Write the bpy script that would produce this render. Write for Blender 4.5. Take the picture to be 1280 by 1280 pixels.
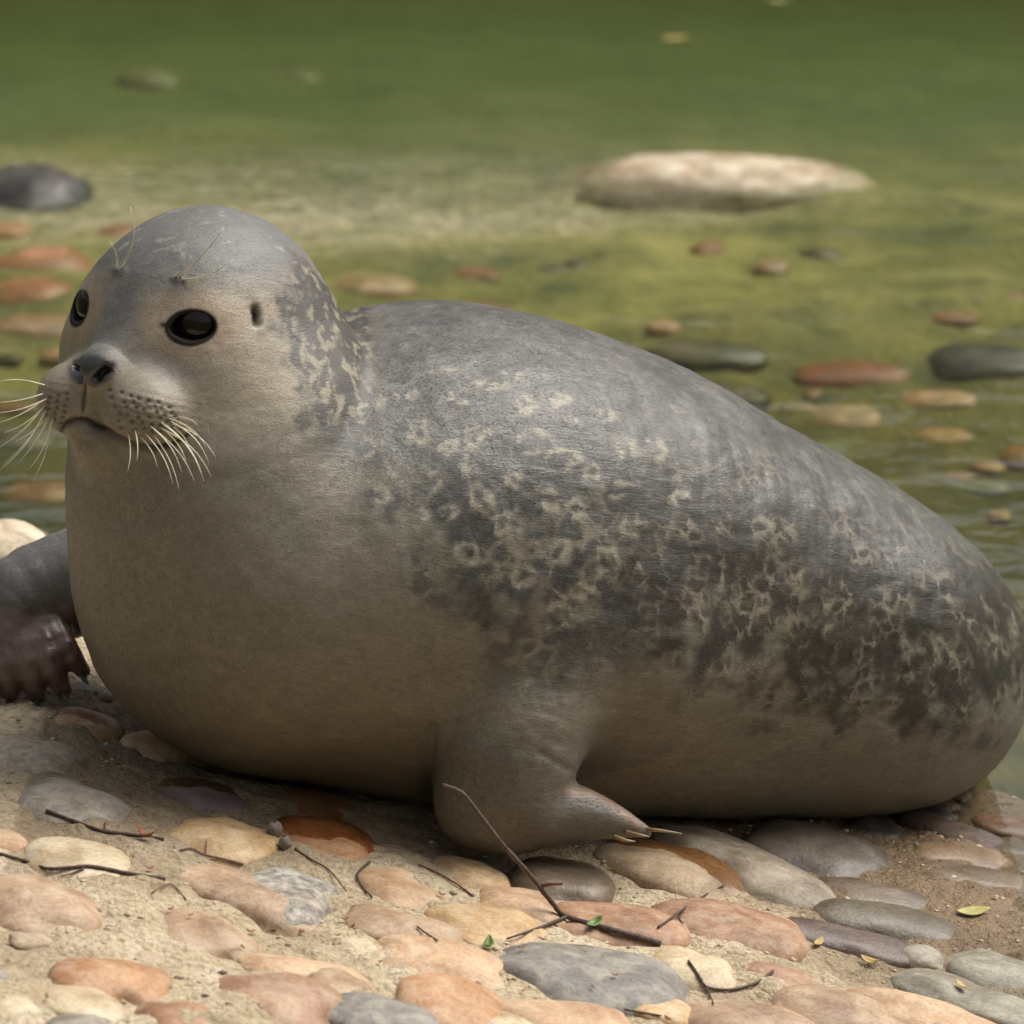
import bpy, math, random
import numpy as np
from mathutils import Vector, Matrix
from mathutils.bvhtree import BVHTree

# ------------------------------------------------------------------ clear, camera, light
for o in list(bpy.data.objects):
    bpy.data.objects.remove(o)
scene = bpy.context.scene
col = scene.collection
R = math.radians

PITCH = R(16.0)
DIST = 5.0
S = 1.0 / 1280.0 * 1.0            # metres per photo pixel at DIST
S0 = Vector((0, 0, 0.25))
VIEW = Vector((0, math.cos(PITCH), -math.sin(PITCH)))
UPC = Vector((0, math.sin(PITCH), math.cos(PITCH)))
CAM = S0 - VIEW * DIST

cam_d = bpy.data.cameras.new('camera')
cam = bpy.data.objects.new('camera', cam_d)
col.objects.link(cam)
cam.location = CAM
cam.rotation_euler = (math.pi / 2 - PITCH, 0, 0)
cam_d.sensor_width = 36
cam_d.lens = 36 * DIST
cam_d.clip_start = 0.05
cam_d.clip_end = 500
cam_d.dof.use_dof = True
cam_d.dof.focus_distance = DIST - 0.2
cam_d.dof.aperture_fstop = 7.5
scene.camera = cam

SUN_EL, SUN_AZ = R(57), R(64)      # azimuth from +y (away) towards +x
world = bpy.data.worlds.new('World')
scene.world = world
world.use_nodes = True
wn, wl = world.node_tree.nodes, world.node_tree.links
wn.clear()
sky = wn.new('ShaderNodeTexSky')
sky.sky_type = 'NISHITA'
sky.sun_disc = False
sky.sun_elevation = SUN_EL
sky.sun_rotation = SUN_AZ
sky.air_density = 1.0
sky.dust_density = 6.0
hs = wn.new('ShaderNodeHueSaturation')
hs.inputs['Saturation'].default_value = 0.25
bg = wn.new('ShaderNodeBackground')
bg.inputs['Strength'].default_value = 0.05
wo = wn.new('ShaderNodeOutputWorld')
wl.new(sky.outputs[0], hs.inputs['Color'])
wl.new(hs.outputs[0], bg.inputs['Color'])
wl.new(bg.outputs[0], wo.inputs['Surface'])

sun_d = bpy.data.lights.new('sun', 'SUN')
sun_d.energy = 1.5
sun_d.angle = R(45)
sun_d.color = (1.0, 0.95, 0.87)
sun = bpy.data.objects.new('sun', sun_d)
col.objects.link(sun)
sd = Vector((math.sin(SUN_AZ) * math.cos(SUN_EL), math.cos(SUN_AZ) * math.cos(SUN_EL), math.sin(SUN_EL)))
sun.rotation_euler = sd.to_track_quat('Z', 'Y').to_euler()
sun.location = (0, 0, 6)

scene.view_settings.view_transform = 'Standard'
scene.view_settings.look = 'None'
scene.view_settings.exposure = 1.35
scene.view_settings.gamma = 1.0
scene.render.engine = 'CYCLES'
scene.cycles.transparent_max_bounces = 16
scene.cycles.max_bounces = 5

# ------------------------------------------------------------------ helpers
rng = np.random.default_rng(7)
random.seed(7)


def tag(o, label=None, cat=None, group=None, kind=None):
    if label: o['label'] = label
    if cat: o['category'] = cat
    if group: o['group'] = group
    if kind: o['kind'] = kind
    return o


def _hash(ix, iy, iz, seed):
    h = (ix.astype(np.uint32) * np.uint32(374761393) + iy.astype(np.uint32) * np.uint32(668265263)
         + iz.astype(np.uint32) * np.uint32(2147483647) + np.uint32(seed * 974711 + 12345))
    h = (h ^ (h >> np.uint32(13))) * np.uint32(1274126177)
    h = (h ^ (h >> np.uint32(16))) * np.uint32(2246822519)
    h = h ^ (h >> np.uint32(15))
    return (h & np.uint32(0xFFFFFF)).astype(np.float32) / np.float32(0xFFFFFF)


def vnoise(p, seed=0):
    """value noise in 0..1, p is (N,3)"""
    p = np.asarray(p, dtype=np.float64)
    i = np.floor(p)
    f = (p - i).astype(np.float32)
    f = f * f * (3 - 2 * f)
    i = i.astype(np.int64)
    r = 0
    for dx in (0, 1):
        wx = f[:, 0] if dx else 1 - f[:, 0]
        for dy in (0, 1):
            wy = f[:, 1] if dy else 1 - f[:, 1]
            for dz in (0, 1):
                wz = f[:, 2] if dz else 1 - f[:, 2]
                r = r + wx * wy * wz * _hash(i[:, 0] + dx, i[:, 1] + dy, i[:, 2] + dz, seed)
    return r


def fbm(p, octaves=4, seed=0, gain=0.5):
    a, s, t = 1.0, 0.0, 0.0
    p = np.asarray(p, dtype=np.float64)
    for k in range(octaves):
        s = s + a * vnoise(p, seed + k * 17)
        t += a
        a *= gain
        p = p * 2.03 + 11.7
    return s / t


def worley(p, seed=0):
    """F1, F2 distances"""
    p = np.asarray(p, dtype=np.float64)
    i = np.floor(p).astype(np.int64)
    f1 = np.full(len(p), 9.0, np.float32)
    f2 = np.full(len(p), 9.0, np.float32)
    for dx in (-1, 0, 1):
        for dy in (-1, 0, 1):
            for dz in (-1, 0, 1):
                cx, cy, cz = i[:, 0] + dx, i[:, 1] + dy, i[:, 2] + dz
                jx = cx + _hash(cx, cy, cz, seed + 1)
                jy = cy + _hash(cx, cy, cz, seed + 2)
                jz = cz + _hash(cx, cy, cz, seed + 3)
                d = np.sqrt((p[:, 0] - jx) ** 2 + (p[:, 1] - jy) ** 2 + (p[:, 2] - jz) ** 2).astype(np.float32)
                m = d < f1
                f2 = np.where(m, f1, np.minimum(f2, d))
                f1 = np.where(m, d, f1)
    return f1, f2


def sstep(a, b, x):
    t = np.clip((x - a) / (b - a), 0, 1)
    return t * t * (3 - 2 * t)


def mesh_obj(name, verts, faces, mat, parent=None, smooth=True):
    me = bpy.data.meshes.new(name)
    verts = np.asarray(verts, dtype=np.float32)
    if isinstance(faces, np.ndarray):
        nf, k = faces.shape
        me.vertices.add(len(verts))
        me.vertices.foreach_set('co', verts.ravel())
        me.loops.add(nf * k)
        me.loops.foreach_set('vertex_index', faces.ravel().astype(np.int32))
        me.polygons.add(nf)
        me.polygons.foreach_set('loop_start', np.arange(0, nf * k, k, dtype=np.int32))
        me.polygons.foreach_set('loop_total', np.full(nf, k, dtype=np.int32))
        me.update(calc_edges=True)
        me.validate()
    else:
        me.from_pydata([tuple(map(float, v)) for v in verts], [], faces)
    me.polygons.foreach_set('use_smooth', np.full(len(me.polygons), smooth, dtype=bool))
    if mat is not None:
        me.materials.append(mat)
    o = bpy.data.objects.new(name, me)
    col.objects.link(o)
    if parent is not None:
        o.parent = parent
    return o


def px_dir(u, v):
    x = (u - 640) * S
    y = (640 - v) * S
    return (Vector((1, 0, 0)) * x + UPC * y + VIEW * DIST).normalized()


def px_world(u, v, w):
    """photo pixel + depth offset (in pixel units at DIST) -> world"""
    W = w * S
    k = (DIST + W) / DIST
    return S0 + Vector((1, 0, 0)) * ((u - 640) * S * k) + UPC * ((640 - v) * S * k) + VIEW * W


def px_world_np(q):
    W = q[:, 2] * S
    k = (DIST + W) / DIST
    X = (q[:, 0] - 640) * S * k
    Y = (640 - q[:, 1]) * S * k
    out = np.empty_like(q)
    out[:, 0] = S0[0] + X
    out[:, 1] = S0[1] + UPC[1] * Y + VIEW[1] * W
    out[:, 2] = S0[2] + UPC[2] * Y + VIEW[2] * W
    return out


# ---- node helpers
class NT:
    def __init__(self, name):
        self.m = bpy.data.materials.new(name)
        self.m.use_nodes = True
        self.t = self.m.node_tree
        self.t.nodes.clear()
        self.out = self.t.nodes.new('ShaderNodeOutputMaterial')

    def n(self, typ, **kw):
        nd = self.t.nodes.new(typ)
        for k, v in kw.items():
            if k == 'ins':
                for a, b in v.items():
                    s = nd.inputs[a]
                    if isinstance(b, bpy.types.NodeSocket):
                        self.t.links.new(b, s)
                    else:
                        s.default_value = b
            else:
                setattr(nd, k, v)
        return nd

    def link(self, a, b):
        self.t.links.new(a, b)

    def coord(self, which='Object'):
        return self.n('ShaderNodeTexCoord').outputs[which]

    def mapping(self, vec, scale=(1, 1, 1), loc=(0, 0, 0), rot=(0, 0, 0)):
        return self.n('ShaderNodeMapping', ins={'Vector': vec, 'Scale': scale, 'Location': loc, 'Rotation': rot}).outputs[0]

    def noise(self, vec, scale, detail=4, rough=0.55, dist=0.0):
        return self.n('ShaderNodeTexNoise', ins={'Vector': vec, 'Scale': scale, 'Detail': detail, 'Roughness': rough, 'Distortion': dist}).outputs[0]

    def ramp(self, fac, stops, interp='LINEAR'):
        r = self.n('ShaderNodeValToRGB', ins={'Fac': fac})
        r.color_ramp.interpolation = interp
        e = r.color_ramp.elements
        while len(e) < len(stops):
            e.new(0.5)
        for i, (p, c) in enumerate(stops):
            e[i].position = p
            e[i].color = (*c, 1) if len(c) == 3 else c
        return r.outputs[0]

    def mix(self, fac, a, b, blend='MIX'):
        nd = self.n('ShaderNodeMix', data_type='RGBA', blend_type=blend)
        for sock, v in ((nd.inputs[0], fac), (nd.inputs[6], a), (nd.inputs[7], b)):
            if isinstance(v, bpy.types.NodeSocket):
                self.link(v, sock)
            elif isinstance(v, (int, float)):
                sock.default_value = v
            else:
                sock.default_value = (*v, 1)
        return nd.outputs[2]

    def math(self, op, a, b=0.0, clamp=False):
        nd = self.n('ShaderNodeMath', operation=op, use_clamp=clamp)
        for s, v in ((nd.inputs[0], a), (nd.inputs[1], b)):
            if isinstance(v, bpy.types.NodeSocket):
                self.link(v, s)
            else:
                s.default_value = v
        return nd.outputs[0]

    def attr(self, name, typ='GEOMETRY'):
        return self.n('ShaderNodeAttribute', attribute_name=name, attribute_type=typ)

    def bump(self, height, strength=0.3, dist=0.01, normal=None):
        ins = {'Height': height, 'Strength': strength, 'Distance': dist}
        if normal is not None:
            ins['Normal'] = normal
        return self.n('ShaderNodeBump', ins=ins).outputs[0]

    def principled(self, **ins):
        p = self.n('ShaderNodeBsdfPrincipled', ins={k.replace('_', ' '): v for k, v in ins.items()})
        self.link(p.outputs[0], self.out.inputs['Surface'])
        return p


# ------------------------------------------------------------------ terrain
WATER = -0.112


def edge_d(x, y):
    """signed distance past the water edge of the bank"""
    w = 0.05 * np.sin(x * 7.0 + 0.6) + 0.025 * np.sin(x * 17.0)
    return (x + 0.55) * 0.257 + (y - 0.50) * 0.967 + w * 0.6


def terrain(x, y, fine=True):
    x = np.asarray(x, dtype=np.float64)
    y = np.asarray(y, dtype=np.float64)
    p = np.stack([x, y, np.zeros_like(x)], 1)
    xx = np.clip(x, -3, 3)
    bank = -0.02 - 0.2 * xx + 0.02 * np.clip(-y - 0.3, 0, 2)
    d = edge_d(x, y)
    near = -0.25 + 0.05 * (fbm(p * 2.2, 3, 3) - 0.5)
    ledge = -0.135 + 0.05 * (fbm(p * np.array([1.6, 2.6, 1]), 4, 5) - 0.5)
    deep = -0.33 - 0.03 * np.clip(y - 3.6, 0, 6)
    wob = 0.25 * (fbm(p * 1.1, 2, 9) - 0.5)
    bed = near + (ledge - near) * sstep(1.75, 2.35, y + wob)
    bed = bed + (deep - bed) * sstep(2.8, 7.0, y + 1.6 * wob)
    # slopes added all round, out of view, to block low sky light
    rr = np.hypot(x * 0.95, (y - 0.5) * 0.95)
    rise = (rr - 8.6) * 0.75 + 0.5 * (fbm(p * 0.5, 3, 12) - 0.5)
    rise = np.where(rise > 0, np.minimum(rise, 6.5 + 0.5 * fbm(p * 0.3, 2, 14)), 0)
    bed = np.where(rise > 0, np.maximum(bed, -1.6 + 1.0 * rise), bed)
    bank = bank + rise
    slope = np.where(rise > 0, -9, bank - np.clip(d, 0, None) * 0.55)
    z = np.where(d < 0, bank, np.maximum(bed, slope))
    if fine:
        z = z + (fbm(p * 9, 3, 21) - 0.5) * 0.028 * (1 - sstep(0.3, 1.0, d))
        z = z + (fbm(p * 55, 3, 22) - 0.5) * 0.012 * (1 - sstep(0.1, 0.6, d))
        z = z + (fbm(p * 6, 4, 23) - 0.5) * 0.05 * sstep(0.3, 1.0, d) * (y < 9)
    return z


def terr1(x, y):
    return float(terrain(np.array([x]), np.array([y]))[0])


def px_ground(u, v, extra=0.0):
    """first hit of a pixel ray on the terrain (+extra)"""
    d = px_dir(u, v)
    t = np.linspace(3.0, 14.0, 2600)
    X, Y, Z = CAM[0] + d[0] * t, CAM[1] + d[1] * t, CAM[2] + d[2] * t
    g = terrain(X, Y, fine=False) + extra
    i = int(np.argmax(Z < g))
    if i == 0:
        i = len(t) - 1
    a = (Z[i - 1] - g[i - 1]) / max((Z[i - 1] - g[i - 1]) - (Z[i] - g[i]), 1e-9)
    tt = t[i - 1] + (t[i] - t[i - 1]) * a
    return CAM + d * tt


def axis(parts):
    out = []
    for a, b, n in parts:
        out.append(np.linspace(a, b, n, endpoint=False))
    return np.concatenate(out + [[parts[-1][1]]])


gx = axis([(-60, -8, 14), (-8, -2, 30), (-2, -0.85, 60), (-0.85, 0.85, 300), (0.85, 2, 60), (2, 8, 30), (8, 60, 14)])
gy = axis([(-60, -4, 14), (-4, -1.5, 50), (-1.5, 0.75, 400), (0.75, 4.5, 220), (4.5, 9, 60), (9, 20, 30), (20, 60, 10)])
GX, GY = np.meshgrid(gx, gy)
gz = terrain(GX.ravel(), GY.ravel()).reshape(GX.shape)
gv = np.stack([GX.ravel(), GY.ravel(), gz.ravel()], 1)
nx, ny = len(gx), len(gy)
idx = np.arange(nx * ny).reshape(ny, nx)
gf = np.stack([idx[:-1, :-1], idx[:-1, 1:], idx[1:, 1:], idx[1:, :-1]], -1).reshape(-1, 4)
cx = gv[gf].mean(1)
dd = edge_d(cx[:, 0], cx[:, 1])


def sub_mesh(mask):
    f = gf[mask]
    used, inv = np.unique(f.ravel(), return_inverse=True)
    return gv[used], inv.reshape(-1, 4)


# --- bank material: gritty sandy cement, damp towards the water
def mat_bank():
    b = NT('sandy_cement')
    c = b.coord()
    n1 = b.noise(c, 9, 5, 0.6)
    n2 = b.noise(c, 160, 4, 0.65)
    n3 = b.noise(c, 420, 2, 0.5)
    base = b.ramp(n1, [(0.3, (0.31, 0.245, 0.155)), (0.52, (0.45, 0.37, 0.25)), (0.72, (0.56, 0.485, 0.36))])
    grit = b.ramp(n2, [(0.30, (0.40, 0.35, 0.28)), (0.5, (1, 1, 1)), (0.72, (1.2, 1.15, 1.05))])
    colr = b.mix(0.75, base, grit, 'MULTIPLY')
    vor = b.n('ShaderNodeTexVoronoi', ins={'Vector': c, 'Scale': 140.0})
    spk = b.ramp(vor.outputs['Color'], [(0.0, (0.55, 0.42, 0.28)), (0.5, (1, 1, 1)), (1, (1.1, 1.05, 1.0))])
    colr = b.mix(0.45, colr, spk, 'MULTIPLY')
    damp = b.attr('damp').outputs['Fac']
    colr = b.mix(damp, colr, b.mix(1.0, colr, (0.40, 0.32, 0.24), 'MULTIPLY'))
    h = b.math('ADD', b.math('MULTIPLY', n2, 0.7), b.math('MULTIPLY', n3, 0.5))
    h = b.math('ADD', h, b.math('MULTIPLY', vor.outputs['Distance'], -0.5))
    rough = b.math('SUBTRACT', 0.92, b.math('MULTIPLY', damp, 0.45))
    b.principled(Base_Color=colr, Roughness=rough, Normal=b.bump(h, 0.9, 0.006))
    return b.m


def mat_bed():
    b = NT('algae_covered_bed')
    c = b.coord()
    n1 = b.noise(c, 3.2, 6, 0.6)
    n2 = b.noise(c, 11, 5, 0.65)
    n3 = b.noise(c, 45, 4, 0.6)
    a = b.ramp(n1, [(0.30, (0.06, 0.075, 0.014)), (0.46, (0.145, 0.14, 0.03)), (0.60, (0.25, 0.225, 0.06)), (0.76, (0.36, 0.31, 0.13))])
    a2 = b.ramp(n2, [(0.32, (0.35, 0.42, 0.25)), (0.5, (1, 1, 1)), (0.7, (1.25, 1.2, 1.05))])
    colr = b.mix(0.8, a, a2, 'MULTIPLY')
    brown = b.attr('brown').outputs['Fac']
    bn = b.ramp(n3, [(0.35, (0.15, 0.115, 0.05)), (0.65, (0.50, 0.43, 0.29))])
    colr = b.mix(b.math('MULTIPLY', brown, b.ramp(n2, [(0.35, (0.2,) * 3), (0.6, (0.9,) * 3)])), colr, bn)
    colr = b.mix(b.attr('near').outputs['Fac'], colr, b.mix(1.0, colr, (0.44, 0.38, 0.22), 'MULTIPLY'))
    green = b.attr('deep').outputs['Fac']
    colr = b.mix(green, colr, (0.085, 0.11, 0.027))
    b.principled(Base_Color=colr, Roughness=0.8, Normal=b.bump(n3, 0.6, 0.02))
    return b.m


def mat_dark_surround():  # for the added ground and slopes, kept dark to hold light down
    b = NT('dark_surround')
    c = b.coord()
    n1 = b.noise(c, 0.8, 6, 0.65)
    colr = b.ramp(n1, [(0.3, (0.025, 0.030, 0.008)), (0.55, (0.06, 0.068, 0.018)), (0.75, (0.10, 0.105, 0.035))])
    b.principled(Base_Color=colr, Roughness=0.9, Normal=b.bump(b.noise(c, 6, 5), 1.0, 0.3))
    return b.m


EDGE = 0.11
mb = (dd < EDGE)
mh = np.hypot(cx[:, 0] * 0.95, (cx[:, 1] - 0.5) * 0.95) > 8.7
ml = mb & ~mh & ((cx[:, 1] < -1.42) | (np.abs(cx[:, 0]) > 1.1))
v_, f_ = sub_mesh(ml)
added_dark_ground = mesh_obj('added_dark_ground', v_, f_, mat_dark_surround())  # dark ground added outside the view to cut bounce onto the seal
tag(added_dark_ground, 'dark ground added around the bank to cut bounced light', None, None, 'structure')
v_, f_ = sub_mesh(mb & ~mh & ~ml)
bank = mesh_obj('bank', v_, f_, mat_bank())
tag(bank, 'sandy cement bank set with cobbles', None, None, 'structure')
pn = np.stack([v_[:, 0] * 6, v_[:, 1] * 6, np.zeros(len(v_))], 1)
damp = sstep(-0.30, -0.02, edge_d(v_[:, 0], v_[:, 1]) + 0.25 * (fbm(pn, 3, 31) - 0.5) + 0.45 * sstep(0.0, 0.40, v_[:, 0]))
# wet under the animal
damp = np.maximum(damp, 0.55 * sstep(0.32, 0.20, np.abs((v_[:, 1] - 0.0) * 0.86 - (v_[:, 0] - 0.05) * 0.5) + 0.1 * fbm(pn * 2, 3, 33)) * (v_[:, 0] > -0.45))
at = bank.data.attributes.new('damp', 'FLOAT', 'POINT')
at.data.foreach_set('value', damp.astype(np.float32))

v_, f_ = sub_mesh(~mb & ~mh)
bed = mesh_obj('pond_bed', v_, f_, mat_bed())
tag(bed, 'green algae covered bed of the pond', None, None, 'structure')
yy = v_[:, 1]
pn = np.stack([v_[:, 0] * 1.3, v_[:, 1] * 2.5, np.zeros(len(v_))], 1)
rifb = np.exp(-((v_[:, 0] + 0.27) / 0.5) ** 2 - ((yy - 3.12) / 0.28) ** 2)
brown = rifb + sstep(2.6, 3.0, yy) * (1 - sstep(3.4, 3.8, yy)) * sstep(0.35, 0.6, fbm(pn, 3, 41)) * 0.9
at = bed.data.attributes.new('brown', 'FLOAT', 'POINT')
at.data.foreach_set('value', brown.astype(np.float32))
at = bed.data.attributes.new('near', 'FLOAT', 'POINT')
at.data.foreach_set('value', (1 - sstep(1.8, 2.6, yy + 0.5 * (fbm(pn, 3, 43) - 0.5))).astype(np.float32))
at = bed.data.attributes.new('deep', 'FLOAT', 'POINT')
at.data.foreach_set('value', sstep(2.9, 4.3, yy + 1.3 * (fbm(pn * 0.8, 3, 44) - 0.5)).astype(np.float32))

v_, f_ = sub_mesh(mh)
added_slope = mesh_obj('added_dark_slope', v_, f_, mat_dark_surround())  # unseen slope, added to darken the water's reflections and the low sky
tag(added_slope, 'unseen dark slope added round the pond to block low light', None, None, 'structure')


# --- water
def mat_water():
    b = NT('pond_water')
    c = b.coord()
    n1 = b.noise(b.mapping(c, (1.0, 1.6, 1)), 5.0, 3, 0.5, 0.4)
    n2 = b.noise(b.mapping(c, (1.0, 1.5, 1)), 22.0, 3, 0.5, 0.6)
    sep = b.n('ShaderNodeSeparateXYZ', ins={0: c})
    zone = b.n('ShaderNodeMapRange', interpolation_type='SMOOTHSTEP', ins={0: sep.outputs[1], 1: 2.7, 2: 3.05, 3: 0.12, 4: 1.0}).outputs[0]
    zone2 = b.n('ShaderNodeMapRange', interpolation_type='SMOOTHSTEP', ins={0: sep.outputs[1], 1: 3.3, 2: 3.7, 3: 1.0, 4: 0.12}).outputs[0]
    zz = b.math('MULTIPLY', zone, zone2)
    dx_ = b.math('DIVIDE', b.math('ADD', sep.outputs[0], 0.27), 0.42)
    dy_ = b.math('DIVIDE', b.math('ADD', sep.outputs[1], -3.12), 0.22)
    g_ = b.math('ADD', b.math('MULTIPLY', dx_, dx_), b.math('MULTIPLY', dy_, dy_))
    rif = b.math('POWER', 2.718, b.math('MULTIPLY', g_, -1.0))
    n3 = b.noise(b.mapping(c, (1.0, 1.6, 1)), 11.0, 2, 0.45, 0.9)
    h = b.math('ADD', n1, b.math('MULTIPLY', b.math('MULTIPLY', n2, zz), 0.5))
    h = b.math('ADD', h, b.math('MULTIPLY', b.math('MULTIPLY', n3, rif), 7.0))
    nrm = b.bump(h, 0.15, 0.03)
    fr = b.n('ShaderNodeFresnel', ins={'IOR': 1.33, 'Normal': nrm}).outputs[0]
    tr = b.n('ShaderNodeBsdfTransparent', ins={'Color': (0.96, 0.98, 0.94, 1)})
    gl = b.n('ShaderNodeBsdfGlossy', ins={'Color': (1, 1, 1, 1), 'Roughness': 0.04, 'Normal': nrm})
    mx = b.n('ShaderNodeMixShader', ins={0: fr, 1: tr.outputs[0], 2: gl.outputs[0]})
    b.link(mx.outputs[0], b.out.inputs['Surface'])
    va = b.n('ShaderNodeVolumeAbsorption', ins={'Color': (0.62, 0.68, 0.22, 1), 'Density': 1.45})
    b.link(va.outputs[0], b.out.inputs['Volume'])
    return b.m


wx0, wx1, wy0, wy1, wz0 = -14, 14, -0.9, 12.5, -3.0
wv = [(wx0, wy0, WATER), (wx1, wy0, WATER), (wx1, wy1, WATER), (wx0, wy1, WATER),
      (wx0, wy0, wz0), (wx1, wy0, wz0), (wx1, wy1, wz0), (wx0, wy1, wz0)]
wf = [(0, 1, 2, 3), (7, 6, 5, 4), (0, 4, 5, 1), (1, 5, 6, 2), (2, 6, 7, 3), (3, 7, 4, 0)]
water = mesh_obj('water', wv, wf, mat_water(), None, False)
tag(water, 'clear green pond water', None, None, 'structure')


# ------------------------------------------------------------------ stones
PAL = {
    'ochre': ((0.44, 0.29, 0.14), (0.58, 0.44, 0.27)),
    'peach': ((0.46, 0.30, 0.18), (0.57, 0.42, 0.28)),
    'orange': ((0.40, 0.21, 0.10), (0.50, 0.32, 0.19)),
    'pink': ((0.35, 0.235, 0.15), (0.46, 0.345, 0.24)),
    'rosy': ((0.32, 0.19, 0.12), (0.42, 0.28, 0.19)),
    'cream': ((0.50, 0.41, 0.27), (0.62, 0.54, 0.40)),
    'grey': ((0.22, 0.20, 0.17), (0.34, 0.315, 0.27)),
    'bluegrey': ((0.17, 0.165, 0.155), (0.28, 0.265, 0.245)),
    'speckle': ((0.15, 0.155, 0.155), (0.48, 0.45, 0.40)),
    'mottle': ((0.28, 0.25, 0.20), (0.50, 0.44, 0.36)),
    'tan': ((0.33, 0.25, 0.16), (0.47, 0.38, 0.27)),
    'purple': ((0.18, 0.14, 0.13), (0.29, 0.245, 0.23)),
    'slab': ((0.22, 0.185, 0.14), (0.36, 0.315, 0.25)),
    'dark': ((0.04, 0.04, 0.035), (0.12, 0.115, 0.10)),
    'red': ((0.24, 0.085, 0.04), (0.34, 0.14, 0.07)),
    'redbrown': ((0.29, 0.155, 0.085), (0.40, 0.25, 0.16)),
    'algae': ((0.06, 0.065, 0.02), (0.16, 0.14, 0.06)),
    'greygreen': ((0.20, 0.19, 0.15), (0.33, 0.32, 0.26)),
    'whitish': ((0.36, 0.29, 0.19), (0.62, 0.56, 0.45)),
    'boulder': ((0.38, 0.31, 0.20), (0.68, 0.62, 0.50)),
    'teal': ((0.18, 0.25, 0.16), (0.28, 0.36, 0.25)),
}
_mats = {}


def stone_mat(pal, wet='dry'):
    key = (pal, wet)
    if key in _mats:
        return _mats[key]
    a, c2 = PAL[pal]
    b = NT('stone_%s_%s' % (pal, wet))
    info = b.n('ShaderNodeObjectInfo')
    oc = b.coord()
    off = b.n('ShaderNodeCombineXYZ', ins={0: b.math('MULTIPLY', info.outputs['Random'], 13.0), 1: b.math('MULTIPLY', info.outputs['Random'], 7.3)}).outputs[0]
    c = b.n('ShaderNodeVectorMath', operation='ADD', ins={0: oc, 1: off}).outputs[0]
    if pal in ('speckle', 'mottle'):
        n = b.noise(c, 90, 4, 0.7)
        colr = b.ramp(n, [(0.38, a), (0.5, tuple((x + y) / 2 for x, y in zip(a, c2))), (0.62, c2)])
    else:
        n = b.noise(b.mapping(c, (1, 1, 2.2)), 22, 6, 0.62, 0.8)
        colr = b.ramp(n, [(0.28, tuple(x * 0.72 for x in a)), (0.45, a), (0.66, c2)])
    fine = b.noise(c, 260, 3, 0.6)
    colr = b.mix(0.8, colr, b.ramp(fine, [(0.3, (0.66, 0.63, 0.6)), (0.55, (1, 1, 1)), (0.75, (1.15, 1.13, 1.1))]), 'MULTIPLY')
    big = b.noise(c, 12, 3, 0.5)
    colr = b.mix(0.9, colr, b.ramp(big, [(0.32, (0.68, 0.57, 0.46)), (0.5, (0.95, 0.92, 0.88)), (0.68, (1.12, 1.08, 1.02))]), 'MULTIPLY')
    # pale cement smears in the lower part
    geo = b.n('ShaderNodeSeparateXYZ', ins={0: b.coord('Generated')})
    sm = b.math('MULTIPLY', b.ramp(b.math('ADD', geo.outputs[2], b.math('MULTIPLY', b.math('SUBTRACT', b.noise(c, 40, 4, 0.7), 0.5), 0.9)), [(0.47, (1, 1, 1)), (0.62, (0, 0, 0))]), 0.75)
    dust = b.math('MULTIPLY', b.ramp(b.noise(c, 48, 5, 0.7, 0.6), [(0.48, (0, 0, 0)), (0.64, (1, 1, 1))]), 0.32)
    vein = b.math('MULTIPLY', b.ramp(b.noise(b.mapping(c, (1, 3.0, 1)), 17, 5, 0.7, 1.6), [(0.47, (0, 0, 0)), (0.5, (1, 1, 1)), (0.53, (0, 0, 0))]), 0.35)
    colr = b.mix(vein, colr, b.mix(1.0, colr, (0.5, 0.42, 0.35), 'MULTIPLY'))
    rough = 0.62
    if pal == 'boulder':
        orn = b.ramp(b.noise(c, 16, 4, 0.6, 0.8), [(0.58, (0, 0, 0)), (0.70, (0.7, 0.7, 0.7))])
        colr = b.mix(orn, colr, (0.42, 0.24, 0.10))
    if wet == 'dry':
        colr = b.mix(dust, colr, (0.50, 0.43, 0.32))
        colr = b.mix(sm, colr, (0.52, 0.44, 0.31))
    if wet == 'half':
        wv = b.math('ADD', geo.outputs[1], b.math('MULTIPLY', b.math('SUBTRACT', b.noise(c, 26, 3, 0.55), 0.5), 0.5))
        wm = b.ramp(wv, [(0.44, (0, 0, 0)), (0.47, (1, 1, 1))])
        wcol = b.mix(1.0, colr, (0.55, 0.36, 0.22), 'MULTIPLY')
        colr = b.mix(wm, colr, wcol)
        rough = b.math('SUBTRACT', 0.65, b.math('MULTIPLY', wm, 0.38))
    if wet == 'pond' and pal != 'boulder':
        alg = b.ramp(b.noise(c, 20, 5, 0.65, 0.5), [(0.52, (0, 0, 0)), (0.70, (0.8, 0.8, 0.8))])
        colr = b.mix(0.75, colr, b.mix(1.0, colr, (0.72, 0.52, 0.36), 'MULTIPLY'))
        colr = b.mix(alg, colr, (0.10, 0.105, 0.025))
        rough = 0.45
    if wet == 'wet':
        colr = b.mix(0.8, colr, b.mix(1.0, colr, (0.42, 0.34, 0.26), 'MULTIPLY'))
        rough = b.math('ADD', 0.30, b.math('MULTIPLY', fine, 0.35))
    h = b.math('ADD', b.math('MULTIPLY', n, 0.6), b.math('MULTIPLY', fine, 0.35))
    b.principled(Base_Color=colr, Roughness=rough, Normal=b.bump(h, 0.45, 0.004))
    _mats[key] = b.m
    return b.m


import bmesh
_ico = bmesh.new()
bmesh.ops.create_icosphere(_ico, subdivisions=4, radius=1.0)
_ico.verts.ensure_lookup_table()
ICO_V = np.array([v.co[:] for v in _ico.verts])
ICO_F = np.array([[v.index for v in f.verts] for f in _ico.faces])
_ico.free()
_stone_n = [0]


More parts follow.
